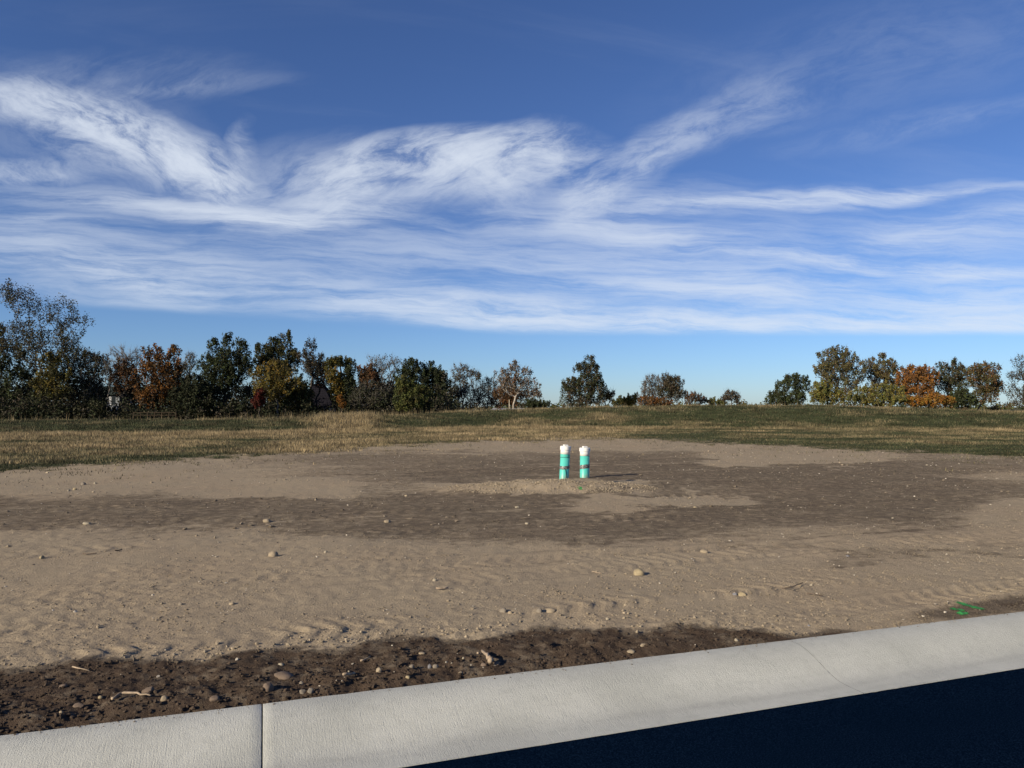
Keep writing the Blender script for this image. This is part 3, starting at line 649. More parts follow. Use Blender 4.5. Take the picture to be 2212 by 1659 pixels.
# --- left wood
tree('tall_tree', 'tallest tree, at the far left edge, with thin olive leaves on long forking limbs', [(58, 905, 50, 48), (20, 880, 32, 40), (122, 935, 24, 55), (185, 940, 45, 52), (205, 1000, 45, 40), (245, 965, 26, 16), (50, 1010, 75, 60), (140, 1050, 90, 60), (225, 1060, 50, 25)],
     150, ['greybrown', 'olive', 'dark'], 420, 12, 0.36, 1.2, 3, trunk=118, group=GW, rb=0.25, spires=False)
tree('dark_tree', 'dark leafy tree at the left frame edge, below the tallest tree', [(20, 1120, 70, 90), (-40, 1080, 60, 100), (75, 1170, 60, 60)], 152, ['dark', 'green'], 190, 22, 0.42, 1.1, 1, group=GW)
tree('olive_tree', 'yellow-olive tree in front of the tallest tree trunk', [(165, 1110, 42, 50), (180, 1150, 50, 40), (140, 1160, 40, 40)], 146, ['olive', 'dark', 'yellow'], 130, 20, 0.38, 0.95, 1, group=GW)
tree('twiggy_tree', 'grey twiggy tree thinning out just left of the two-storey house', [(270, 1095, 44, 35), (240, 1120, 50, 50), (300, 1130, 26, 55), (270, 1190, 55, 60)], 150, ['greybrown', 'dark'], 190, 15, 0.36, 1.0, 4, M_BARKGREY, group=GW)
tree('sapling', 'slim bare sapling poking up above the two-storey house roof', [(322, 1090, 12, 32), (325, 1130, 14, 40)], 149, ['greybrown'], 34, 4, 0.3, 0.6, 4, M_BARKGREY, group=GW, rb=0.10)
tree('russet_tree', 'narrow russet tree with dark trunk beside the two-storey house', [(370, 1105, 28, 28), (372, 1140, 36, 40), (352, 1160, 20, 30)], 151, ['rust', 'brown'], 120, 13, 0.34, 0.85, 2, trunk=374, group=GW)
tree('bare_tree', 'pale bare tree rising behind the narrow russet tree', [(355, 1060, 25, 22), (398, 1068, 28, 22), (375, 1090, 40, 25)], 168, ['greybrown'], 110, 1, 0.3, 0.7, 9, M_BARKGREY, group=GW, twl=1.5)
tree('orange_tree', 'large orange-brown tree right of the two-storey house', [(455, 1075, 32, 38), (515, 1072, 22, 36), (485, 1110, 62, 45), (440, 1140, 55, 50), (510, 1150, 55, 50), (470, 1190, 70, 40)], 152, ['orange', 'rust', 'orange', 'brown'], 270, 16, 0.40, 1.0, 1, trunk=450, group=GW)
tree('thin_tree', 'thin half-bare tree between the orange-brown tree and the tall dark green one', [(572, 1080, 18, 22), (560, 1115, 26, 30), (540, 1130, 26, 36)], 160, ['greybrown', 'olive'], 90, 6, 0.32, 0.9, 5, M_BARKGREY, group=GW)
tree('green_tree', 'tall dark green tree with three peaked crowns in the left wood', [(678, 1040, 22, 38), (643, 1058, 24, 34), (724, 1056, 24, 36), (690, 1085, 62, 36), (620, 1100, 24, 28), (670, 1120, 72, 36), (740, 1105, 22, 28), (665, 1150, 60, 30)],
     150, ['green', 'dark', 'green'], 290, 17, 0.38, 0.95, 1, trunk=676, group=GW)
tree('cedar_bush', 'broad dark evergreen bush at the foot of the tall dark green tree', [(580, 1165, 40, 35), (600, 1200, 60, 45), (545, 1205, 40, 40)], 146, ['dark'], 130, 26, 0.40, 0.9, 0, cat='bush', group=GW)
tree('green_tree', 'broad green-olive tree behind the yellow-olive one, left of the slender tree', [(855, 1030, 26, 30), (822, 1048, 26, 30), (790, 1062, 26, 26), (840, 1075, 50, 34), (780, 1090, 20, 22), (880, 1080, 24, 28), (820, 1110, 55, 36)],
     158, ['green', 'olive', 'dark'], 230, 17, 0.38, 0.95, 1, trunk=835, group=GW)
tree('slender_tree', 'slender sparse tree with small tuft of brown leaves on top', [(930, 1045, 17, 25), (918, 1075, 24, 22), (950, 1080, 20, 18), (935, 1105, 30, 28)], 154, ['brown', 'dark', 'greybrown'], 80, 10, 0.34, 0.8, 3, trunk=915, group=GW)
tree('yellow_tree', 'spreading yellow-olive tree in front of the left wood above the red bush', [(835, 1110, 55, 26), (800, 1140, 55, 32), (865, 1150, 50, 32), (820, 1170, 60, 30)], 144, ['olive', 'yellow', 'gold', 'olive'], 190, 18, 0.36, 0.85, 1, M_BARKGREY, group=GW)
tree('red_bush', 'dark red bush low in the dark left wood', [(781, 1190, 16, 19), (775, 1207, 20, 14)], 141, 'red', 60, 20, 0.26, 0.5, 0, cat='bush', group=GW)
tree('copper_tree', 'pinkish brown tree just left of the dark steep-roofed house', [(945, 1105, 30, 20), (975, 1115, 24, 22), (955, 1140, 34, 24)], 162, ['brown', 'rust'], 100, 12, 0.34, 0.85, 2, group=GW)
tree('shade_tree', 'dark leafy tree overlapping the left side of the steep dark roof', [(890, 1165, 34, 26), (905, 1190, 34, 30), (870, 1205, 40, 32), (915, 1222, 26, 18)], 147, ['dark', 'green', 'olive'], 130, 18, 0.34, 0.8, 1, group=GW)
tree('arching_tree', 'yellow-green tree with arching top above the dark steep-roofed house', [(1003, 1085, 22, 13), (1030, 1088, 22, 14), (1050, 1105, 16, 24), (985, 1100, 14, 18)], 160, ['olive', 'yellow', 'lime'], 100, 14, 0.34, 0.75, 1, group=GW)
tree('golden_tree', 'small golden tree touching the right slope of the steep dark roof', [(1000, 1130, 22, 24), (1005, 1160, 24, 28), (1012, 1190, 24, 26)], 149, ['gold', 'yellow', 'olive'], 120, 16, 0.32, 0.7, 1, group=GW)
tree('narrow_tree', 'narrow dark green tree between the golden and the red-brown trees', [(1040, 1125, 20, 24), (1045, 1165, 26, 34), (1052, 1205, 32, 34)], 150, ['green', 'dark'], 130, 19, 0.34, 0.75, 0, group=GW)
tree('orange_bush', 'small orange bush at the foot of the golden tree', [(1020, 1198, 10, 14), (1026, 1212, 13, 10)], 143, ['orange'], 32, 16, 0.24, 0.4, 0, cat='bush', group=GW)
tree('redbrown_tree', 'red-brown tree in front of a large grey bare tree', [(1115, 1115, 22, 18), (1090, 1125, 20, 24), (1110, 1145, 36, 28)], 151, ['rust', 'rust', 'brown'], 110, 17, 0.34, 0.8, 1, group=GW)
tree('bare_tree', 'large grey bare tree with fine upright twigs left of the dark green pair', [(1125, 1085, 26, 20), (1160, 1085, 36, 22), (1190, 1098, 26, 26), (1150, 1120, 55, 34), (1160, 1170, 60, 45)], 160, ['greybrown', 'dark'], 220, 4, 0.32, 0.9, 7, M_BARKGREY, group=GW, twl=1.3)
tree('brush_tree', 'tangled dark grey brush tree right of the dark steep-roofed house', [(1110, 1190, 50, 40), (1150, 1205, 50, 35), (1085, 1210, 40, 30)], 146, ['greybrown', 'dark', 'dark'], 150, 14, 0.32, 0.9, 5, M_BARKGREY, group=GW)
tree('evergreen_tree', 'dense dark green tree, left of the pair beside the pale green tree', [(1230, 1105, 26, 28), (1220, 1140, 34, 36), (1255, 1140, 26, 36), (1225, 1190, 45, 45)], 154, ['green', 'dark'], 180, 22, 0.34, 0.8, 0, group=GW)
tree('evergreen_tree', 'dense dark green tree, right of the pair, next to the twisted bare-branched tree', [(1282, 1110, 22, 24), (1308, 1125, 24, 22), (1300, 1155, 42, 36), (1325, 1150, 20, 36), (1300, 1200, 48, 38)], 156, ['dark', 'green'], 190, 22, 0.34, 0.8, 0, group=GW)
tree('pale_green_tree', 'lighter green leafy tree at the right end of the left wood', [(1215, 1155, 28, 24), (1205, 1190, 26, 34), (1250, 1190, 34, 36), (1230, 1215, 46, 24)], 144, ['lime', 'green', 'lime', 'olive'], 170, 20, 0.32, 0.75, 0, group=GW)
# --- middle
tree('twisted_tree', 'twisted half-bare tree with a long bare limb reaching right', [(1385, 1120, 30, 24), (1420, 1130, 24, 12), (1375, 1160, 30, 40), (1400, 1190, 44, 38)], 165, ['brown', 'dark', 'greybrown'], 170, 9, 0.32, 0.85, 6, M_BARKGREY, group=GC, twl=1.3)
tree('bare_bush', 'bare grey bush between the twisted tree and the rounded rust bush', [(1455, 1165, 30, 28), (1475, 1160, 22, 26), (1450, 1200, 40, 26)], 168, ['greybrown', 'dark'], 130, 6, 0.30, 0.8, 7, M_BARKGREY, cat='bush', group=GC)
tree('rust_bush', 'rounded rust brown bush below the pale-limbed tree', [(1525, 1185, 46, 26), (1500, 1200, 36, 24), (1550, 1200, 36, 24)], 166, ['rust', 'brown', 'rust'], 150, 18, 0.32, 0.8, 0, cat='bush', group=GC)
tree('pale_limbed_tree', 'tree with pale trunk and sparse brown leaves, the tallest in the middle', [(1545, 1108, 16, 20), (1510, 1130, 24, 22), (1565, 1130, 26, 26), (1535, 1155, 48, 26), (1590, 1165, 28, 28), (1605, 1190, 20, 20)],
     158, ['brown', 'rust', 'greybrown'], 180, 9, 0.36, 0.85, 3, M_BARKPALE, trunk=1535, group=GC)
tree('hedge_bush', 'low dark hedge bush right of the pale-limbed tree', [(1600, 1212, 26, 10), (1630, 1214, 18, 9)], 150, ['dark', 'green'], 60, 18, 0.30, 0.5, 0, cat='bush', group=GC)
tree('lookout_tree', 'dark green tree topped by a narrow column of brown leaves, alone in the middle', [(1765, 1092, 18, 22), (1752, 1115, 26, 22), (1780, 1120, 20, 26), (1765, 1150, 44, 26), (1712, 1160, 30, 24), (1730, 1190, 52, 32), (1790, 1180, 34, 38)],
     156, ['dark', 'green', 'brown'], 240, 17, 0.34, 0.85, 1, trunk=1765, group=GC)
tree('rust_shrub', 'small rust and tan shrub hugging the right side of the tall column-topped tree', [(1812, 1190, 18, 20), (1832, 1190, 12, 16)], 158, ['rust', 'brown', 'olive'], 60, 10, 0.28, 0.6, 3, cat='bush', group=GC)
tree('green_shrub', 'small dark green shrub just left of the yellow shrub', [(1865, 1205, 16, 13), (1848, 1210, 14, 10)], 170, ['green', 'olive'], 45, 16, 0.28, 0.5, 0, cat='bush', group=GC)
tree('yellow_shrub', 'bright yellow shrub on the skyline of the bank', [(1898, 1198, 17, 16), (1885, 1208, 18, 11)], 165, ['gold', 'yellow'], 60, 18, 0.28, 0.5, 0, cat='bush', group=GC)
tree('bare_tree', 'bare grey tree beside the round dark tree on the middle skyline', [(1955, 1150, 26, 22), (1940, 1165, 24, 22), (1975, 1160, 20, 26), (1955, 1190, 36, 24)], 172, ['brown', 'greybrown'], 150, 5, 0.30, 0.8, 6, M_BARKGREY, group=GC)
tree('round_tree', 'round dark tree on the middle skyline', [(2008, 1145, 22, 22), (2020, 1160, 32, 28), (1995, 1175, 26, 30), (2030, 1185, 26, 22)], 166, ['dark', 'greybrown', 'brown'], 170, 13, 0.32, 0.8, 3, group=GC)
tree('rust_shrub', 'low rust shrub in front of the round dark tree', [(1945, 1205, 34, 14), (1985, 1208, 30, 12)], 158, ['rust', 'brown', 'orange'], 90, 16, 0.28, 0.5, 1, cat='bush', group=GC)
tree('rust_shrub', 'rust shrub with a few bare twigs, right of the round dark tree', [(2090, 1193, 16, 14), (2105, 1203, 18, 10), (2068, 1200, 16, 18)], 176, ['rust', 'brown'], 80, 10, 0.30, 0.55, 3, cat='bush', group=GC)
tree('lime_shrub', 'low yellow-green shrub left of the small round sparse tree', [(2137, 1206, 15, 10), (2165, 1209, 14, 9)], 178, ['lime', 'olive'], 50, 16, 0.28, 0.5, 0, cat='bush', group=GC)
tree('small_round_tree', 'small round sparse tree standing alone on the skyline', [(2195, 1188, 21, 15), (2180, 1198, 14, 10), (2210, 1198, 12, 10)], 175, ['brown', 'greybrown'], 80, 9, 0.30, 0.6, 3, group=GC)
# --- right clump
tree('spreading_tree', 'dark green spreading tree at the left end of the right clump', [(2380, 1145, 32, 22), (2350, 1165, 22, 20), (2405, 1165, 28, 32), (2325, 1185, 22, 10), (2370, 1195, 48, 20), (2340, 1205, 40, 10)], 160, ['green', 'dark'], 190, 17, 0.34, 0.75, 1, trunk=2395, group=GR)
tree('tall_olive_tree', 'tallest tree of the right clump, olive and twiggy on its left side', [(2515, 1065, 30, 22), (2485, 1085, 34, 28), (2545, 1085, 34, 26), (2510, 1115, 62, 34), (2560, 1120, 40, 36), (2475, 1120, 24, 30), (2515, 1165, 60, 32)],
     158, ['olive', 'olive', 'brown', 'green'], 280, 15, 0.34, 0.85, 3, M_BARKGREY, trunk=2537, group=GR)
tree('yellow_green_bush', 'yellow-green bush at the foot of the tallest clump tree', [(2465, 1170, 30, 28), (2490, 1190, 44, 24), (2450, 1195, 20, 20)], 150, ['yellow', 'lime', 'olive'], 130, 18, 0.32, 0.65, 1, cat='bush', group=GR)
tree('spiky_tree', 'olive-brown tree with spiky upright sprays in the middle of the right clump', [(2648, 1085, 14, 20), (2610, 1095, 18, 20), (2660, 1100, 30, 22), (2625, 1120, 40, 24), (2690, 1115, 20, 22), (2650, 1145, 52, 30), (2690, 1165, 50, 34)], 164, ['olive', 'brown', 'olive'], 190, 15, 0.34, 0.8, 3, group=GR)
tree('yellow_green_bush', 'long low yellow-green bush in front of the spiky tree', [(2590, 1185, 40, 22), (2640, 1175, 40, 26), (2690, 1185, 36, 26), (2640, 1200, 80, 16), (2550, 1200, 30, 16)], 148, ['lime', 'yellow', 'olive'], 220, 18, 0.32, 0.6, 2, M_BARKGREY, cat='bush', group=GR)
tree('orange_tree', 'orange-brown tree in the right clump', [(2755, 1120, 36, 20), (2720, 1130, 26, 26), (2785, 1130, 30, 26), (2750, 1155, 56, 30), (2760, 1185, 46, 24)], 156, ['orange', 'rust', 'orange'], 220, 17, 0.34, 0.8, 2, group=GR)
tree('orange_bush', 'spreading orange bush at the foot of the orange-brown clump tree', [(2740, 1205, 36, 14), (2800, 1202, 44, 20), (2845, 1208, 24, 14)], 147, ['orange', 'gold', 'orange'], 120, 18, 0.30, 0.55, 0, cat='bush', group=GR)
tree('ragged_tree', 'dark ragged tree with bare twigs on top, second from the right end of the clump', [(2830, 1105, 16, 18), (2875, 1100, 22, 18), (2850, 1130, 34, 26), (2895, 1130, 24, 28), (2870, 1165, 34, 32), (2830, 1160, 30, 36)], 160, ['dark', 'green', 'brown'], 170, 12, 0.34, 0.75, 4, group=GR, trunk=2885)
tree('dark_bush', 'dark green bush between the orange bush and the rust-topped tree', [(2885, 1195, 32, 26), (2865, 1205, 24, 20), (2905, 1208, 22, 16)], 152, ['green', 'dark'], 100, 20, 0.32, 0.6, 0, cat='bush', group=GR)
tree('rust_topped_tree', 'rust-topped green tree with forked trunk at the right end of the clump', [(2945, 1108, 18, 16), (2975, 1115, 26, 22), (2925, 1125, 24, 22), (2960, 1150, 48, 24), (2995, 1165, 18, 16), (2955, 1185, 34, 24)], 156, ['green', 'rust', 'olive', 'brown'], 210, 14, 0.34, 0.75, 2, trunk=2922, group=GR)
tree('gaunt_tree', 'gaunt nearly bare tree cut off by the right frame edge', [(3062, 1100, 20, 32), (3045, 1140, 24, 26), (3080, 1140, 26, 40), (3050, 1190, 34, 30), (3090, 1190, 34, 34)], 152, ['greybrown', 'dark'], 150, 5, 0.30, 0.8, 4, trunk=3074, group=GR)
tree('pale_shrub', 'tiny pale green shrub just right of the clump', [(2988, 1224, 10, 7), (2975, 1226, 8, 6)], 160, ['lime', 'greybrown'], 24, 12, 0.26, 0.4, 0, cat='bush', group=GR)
# undergrowth closing the foot of the left wood, and the far tree line
def leaf_mass(name, C, pal, lsize, lpt, spread, seed):
    rr = np.random.RandomState(seed); n = len(C) * lpt; off = rr.normal(0, 0.5, (n, 3)) * spread; Q = np.repeat(C, lpt, 0) + off; p = np.concatenate([np.array(PAL[q]) for q in pal])
    cols = p[np.repeat(rr.randint(0, len(p), len(C)), lpt)] * np.repeat(rr.uniform(0.6, 1.3, len(C)), lpt)[:, None] * rr.uniform(0.75, 1.25, (n, 1))
    V, F, cc = leaf_mesh(Q, lsize, cols, rr); return put_props(mesh_obj(name, V, F, M_LEAF, cols=cc), kind='stuff')
rr = np.random.RandomState(77); n = 5200; px = rr.uniform(-120, 1370, n); Yw = rr.uniform(142.5, 180, n)
hm = 7.3 + 3.6 * fbm(px * 0.014, px * 0, 3, 150); hm *= np.where((px > 318) & (px < 366), 0.12, 1) * np.where((px > 925) & (px < 1012), 0.25, 1) 
hm *= np.where(Yw < 150, 0.52, 1) * np.where((Yw < 150) & (px > 755) & (px < 805), 0.25, 1) * np.where((Yw < 150) & (px > 390) & (px < 540), 0.45, 1)
C = np.stack([(px - 1536) / (FPX * 3) * Yw, Yw, -1.2 + np.abs(hm) * rr.uniform(0, 1, n)], -1)
leaf_mass('undergrowth', C, ['dark', 'dark', 'dark', 'greybrown'], 0.36, 22, 1.15, 78)
n = 900; px = rr.uniform(1250, 3150, n); Yw = rr.uniform(620, 760, n); hm = 1.0 + 5.2 * smooth(-0.4, 0.5, fbm(px * 0.02, px * 0, 3, 160)); C = np.stack([(px - 1536) / (FPX * 3) * Yw, Yw, 0.2 + hm * rr.uniform(0, 1, n)], -1)
leaf_mass('distant_treeline', C, ['olive', 'green', 'brown', 'lime'], 1.5, 10, 3.2, 79)

# ------------------------------------------------------------------ houses and yard things behind the bank
M_WALLW = simple('shaded_siding', (0.08, 0.088, 0.10), 0.08, 3, 0.7); M_WALLD = simple('dark_siding', (0.02, 0.018, 0.018), 0.2, 2, 0.9, 0.0)  # tree shade on the white siding is put into its grey-blue colour
M_SHINGLE = simple('dark_shingles', (0.0125, 0.012, 0.0165), 0.35, 4, 1.0, 0.0, bump=0.6); M_SHINGLEG = simple('green_black_shingles', (0.035, 0.045, 0.042), 0.3, 4, 1.0, 0.0, bump=0.6); M_ROOFGREY = simple('grey_roofing', (0.26, 0.26, 0.27), 0.2, 2, 0.8)
M_TRIM = simple('white_trim', (0.17, 0.19, 0.215), 0.05, 4, 0.6); M_GLASS = Mat('window_glass', 0.08, 0.5).color((0.02, 0.025, 0.03)).m; M_CURTAIN = simple('curtain', (0.45, 0.46, 0.48), 0.15, 3, 0.9)
M_BRICK = simple('brick', (0.20, 0.12, 0.09), 0.3, 6, 0.9); M_FENCE = simple('fence_wood', (0.036, 0.025, 0.016), 0.3, 4, 0.9); M_POST = simple('pale_wood', (0.42, 0.36, 0.27), 0.2, 5, 0.9)
def box_obj(name, parent, mat, *b):
    bm = bmesh.new(); bbox(bm, *b); return bm_obj(name, bm, mat, parent)
def prism(name, parent, mat, pts, y0, y1):
    bm = bmesh.new(); a = [bm.verts.new((x, y0, z)) for x, z in pts]; b = [bm.verts.new((x, y1, z)) for x, z in pts]; n = len(pts)
    bm.faces.new(a); bm.faces.new(b[::-1])
    for i in range(n): bm.faces.new((a[(i + 1) % n], a[i], b[i], b[(i + 1) % n]))
    bmesh.ops.recalc_face_normals(bm, faces=bm.faces); return bm_obj(name, bm, mat, parent)
def hip_roof(name, parent, mat, x0, x1, y0, y1, z0, rx0, rx1, ry0, ry1, z1, th=0.15):
    bm = bmesh.new(); v = [bm.verts.new(p) for p in ((x0, y0, z0), (x1, y0, z0), (x1, y1, z0), (x0, y1, z0), (rx0, ry0, z1), (rx1, ry0, z1), (rx1, ry1, z1), (rx0, ry1, z1), (x0, y0, z0 - th), (x1, y0, z0 - th), (x1, y1, z0 - th), (x0, y1, z0 - th))]
    for f in ((0, 1, 5, 4), (1, 2, 6, 5), (2, 3, 7, 6), (3, 0, 4, 7), (4, 5, 6, 7), (8, 9, 1, 0), (9, 10, 2, 1), (10, 11, 3, 2), (11, 8, 0, 3), (11, 10, 9, 8)): bm.faces.new([v[i] for i in f])
    bmesh.ops.recalc_face_normals(bm, faces=bm.faces); return bm_obj(name, bm, mat, parent)
def window(parent, x0, x1, z0, z1, y, mull=True, glass=None):
    f = bmesh.new(); t = 0.09
    bbox(f, x0, x1, y - 0.06, y + 0.05, z1 - t, z1); bbox(f, x0, x1, y - 0.06, y + 0.05, z0, z0 + t); bbox(f, x0, x0 + t, y - 0.06, y + 0.05, z0 + t, z1 - t); bbox(f, x1 - t, x1, y - 0.06, y + 0.05, z0 + t, z1 - t)
    if mull: bbox(f, (x0 + x1) / 2 - 0.04, (x0 + x1) / 2 + 0.04, y - 0.05, y + 0.04, z0 + t, z1 - t)
    o = bm_obj('window', f, M_TRIM, parent); box_obj('pane', o, glass or M_GLASS, x0 + t, x1 - t, y - 0.01, y + 0.01, z0 + t, z1 - t); return o
def px2m(dx, d): return dx * d / (FPX * 3)
d = 186.0; hx = (359 - 1536) / (FPX * 3) * d; gz = -1.3
h1 = empty('house', (hx, d, gz), 'two-storey white house with balcony half hidden in the left wood', 'house')
box_obj('wall', h1, M_WALLW, -9.5, 0, 0, 8, 0, 5.75); box_obj('sunlit_panel', h1, M_TRIM, -0.80, -0.02, -0.07, -0.003, 3.0, 5.6)  # lighter panel paints the sunlit end of the white wall
hip_roof('roof', h1, M_SHINGLEG, -10.0, 0.55, -0.7, 8.6, 5.9, -7.0, -3.0, 3.8, 4.0, 8.0)
window(h1, -3.1, -0.85, 3.2, 5.45, -0.03); window(h1, -6.0, -4.2, 3.4, 5.3, -0.03); window(h1, -5.6, -3.9, 0.5, 2.4, -0.03)
box_obj('curtain', h1, M_CURTAIN, -2.75, -2.05, -0.12, -0.08, 3.3, 5.35)
box_obj('balcony', h1, M_TRIM, -4.2, 0.2, -1.5, -0.02, 2.75, 2.95)
for xx in (-3.55, -1.25, 0.0): box_obj('post', h1, M_TRIM, xx - 0.1, xx + 0.1, -1.45, -1.25, 0, 2.75)
dr_ = box_obj('door', h1, M_TRIM, -3.2, -2.2, -0.09, -0.03, 0.1, 2.3); box_obj('handle', dr_, M_ROOFGREY, -2.36, -2.28, -0.15, -0.09, 1.1, 1.2)
d = 172.0; k = d / (FPX * 3); hx = (940 - 1536) * k; gz = -1.3
zz = lambda y: CAMZ + (1221 - y) * k - gz
h2 = empty('house', (hx, d, gz), 'dark house with steep tall shingle roof among the trees of the left wood', 'house')
box_obj('wall', h2, M_WALLD, -5.6, 5.2, 0, 9, 0, zz(1236))
hip_roof('roof', h2, M_SHINGLE, -6.3, 74 * k, -0.6, 9.6, zz(1238), -34 * k, 44 * k, 1.6, 7.4, zz(1197))
hip_roof('roof', h2, M_SHINGLE, -34 * k, 44.2 * k, 1.58, 7.42, zz(1197) + 0.15, -14 * k, 15 * k, 3.4, 5.6, zz(1150), 0.1)
prism('porch_gable', h2, M_TRIM, [(-36 * k, zz(1224)), (-2 * k, zz(1224)), (-8 * k, zz(1215)), (-20 * k, zz(1213)), (-29 * k, zz(1216))], -2.2, -1.9)
hip_roof('porch_roof', h2, M_ROOFGREY, -40 * k, 1 * k, -2.1, -0.7, zz(1223), -30 * k, -8 * k, -1.9, -0.8, zz(1214))
for xx in (-35, -3): box_obj('post', h2, M_TRIM, xx * k - 0.08, xx * k + 0.08, -2.15, -1.99, 0, zz(1224))
window(h2, 1.2, 2.8, 1.0, 2.4, -0.03); window(h2, 3.3, 4.7, 1.0, 2.4, -0.03)
d = 150.0; k = d / (FPX * 3); fr = empty('arbor_frame', ((998 - 1536) * k, d, -1.25), 'small white post-and-rail frame beside the dark steep-roofed house', 'garden frame')
za = CAMZ + (1221 - 1225) * k + 1.25
for xx in (-0.5, 0.5): box_obj('post', fr, M_TRIM, xx - 0.05, xx + 0.05, -0.05, 0.05, 0, za)
for z in (za - 0.12, za - 0.42): box_obj('rail', fr, M_TRIM, -0.45, 0.45, -0.04, 0.04, z, z + 0.09)
d = 150.0; k = d / (FPX * 3); sh = empty('shed', ((1328 - 1536) * k, d, -1.2), 'low dark shed with pale roof edge right of the left wood', 'shed')
zz = lambda y: CAMZ + (1221 - y) * k + 1.2
prism('wall', sh, M_WALLD, [(-22 * k, 0), (22 * k, 0), (22 * k, zz(1236)), (0, zz(1223)), (-22 * k, zz(1236))], 0, 4)
for sg in (-1, 1): prism('roof', sh, M_SHINGLE, [(0, zz(1219.5)), (0, zz(1223) + 0.002), (sg * 26 * k, zz(1238)), (sg * 26 * k, zz(1234.5))], -0.1, 4.3)
for sg in (-1, 1): prism('barge_board', sh, M_FENCE, [(0, zz(1219)), (0, zz(1221.5)), (sg * 26.3 * k, zz(1236.5)), (sg * 26.3 * k, zz(1234))], -0.2, -0.103)
d = 185.0; k = d / (FPX * 3); h4 = empty('house', ((1530 - 1536) * k, d, -1.3), 'low house seen only by its grey roof and chimney behind the middle of the bank', 'house')
zz = lambda y: CAMZ + (1221 - y) * k + 1.3
box_obj('wall', h4, M_WALLW, -5.0, 4.6, 0.4, 7.6, 0, zz(1233))
hip_roof('roof', h4, M_ROOFGREY, -5.6, 5.2, 0, 8, zz(1233.5), -4.2, 3.6, 3.8, 4.2, zz(1224))
box_obj('chimney', h4, M_BRICK, -3.0, -2.3, 3.0, 3.7, zz(1230), zz(1216.5))
d = 140.0; k = d / (FPX * 3); po = empty('pale_post', ((1527.5 - 1536) * k, d, -1.2), 'thin pale upright post in front of the rust bush', 'post')
box_obj('shaft', po, M_POST, -0.065, 0.065, -0.065, 0.065, 0, CAMZ + (1221 - 1200) * k + 1.2); box_obj('cap', po, M_POST, -0.09, 0.09, -0.09, 0.09, CAMZ + (1221 - 1200) * k + 1.2, CAMZ + (1221 - 1199) * k + 1.2)
d = 141.5; k = d / (FPX * 3); fe = empty('rail_fence', ((465 - 1536) * k, d, -1.22), 'brown rail fence below the large orange-brown tree', 'fence')
zt = CAMZ + (1221 - 1236.5) * k + 1.22
for i in range(7): xx = (-64 + i * 21.3) * k; box_obj('post', fe, M_FENCE, xx - 0.06, xx + 0.06, -0.06, 0.06, 0, zt + 0.05)
for z in (zt - 0.14, zt - 0.62): box_obj('rail', fe, M_FENCE, -64 * k, 64 * k, -0.10, -0.062, z, z + 0.11)

# ------------------------------------------------------------------ the two cleanout pipes
def teal_material():
    m = Mat('teal_pvc', 0.42, 0.4); v = m.coord(); n = m.noise(v, 6, 5, 0.6); n2 = m.noise(m.coord(sc=(14, 14, 1.5)), 4, 3)
    c = m.mix(m.rng(n, 0.35, 0.75), (0.070, 0.43, 0.375), (0.095, 0.48, 0.42)); c = m.mix(m.rng(n2, 0.55, 0.8, 0, 0.3), c, (0.16, 0.52, 0.45))
    z = m.n('ShaderNodeSeparateXYZ'); m.l(v, z.inputs[0]); dirt = m.math('MULTIPLY', m.rng(z.outputs[2], 0.0, 0.12, 0.75, 0), m.rng(n, 0.3, 0.7)); m.color(m.mix(dirt, c, (0.20, 0.16, 0.115))); return m.m
M_TEAL = teal_material(); M_WHITEPVC = simple('white_pvc', (0.64, 0.64, 0.63), 0.04, 8, 0.4, 0.4); M_PRINT = Mat('dark_print', 0.6).color((0.03, 0.13, 0.12)).m
def tape_material():
    m = Mat('silver_tape', 0.35, 0.5); v = m.coord(sc=(1, 1, 5)); n = m.noise(v, 22, 5, 0.7, 1.0)
    m.color(m.mix(m.rng(n, 0.45, 0.62), (0.035, 0.037, 0.038), (0.33, 0.33, 0.33))); m.b.inputs['Metallic'].default_value = 0.15; m.normal(m.bump(n, 0.8, 0.006)); return m.m
M_TAPE = tape_material(); M_WIRE = Mat('black_wire', 0.5).color((0.015, 0.016, 0.016)).m
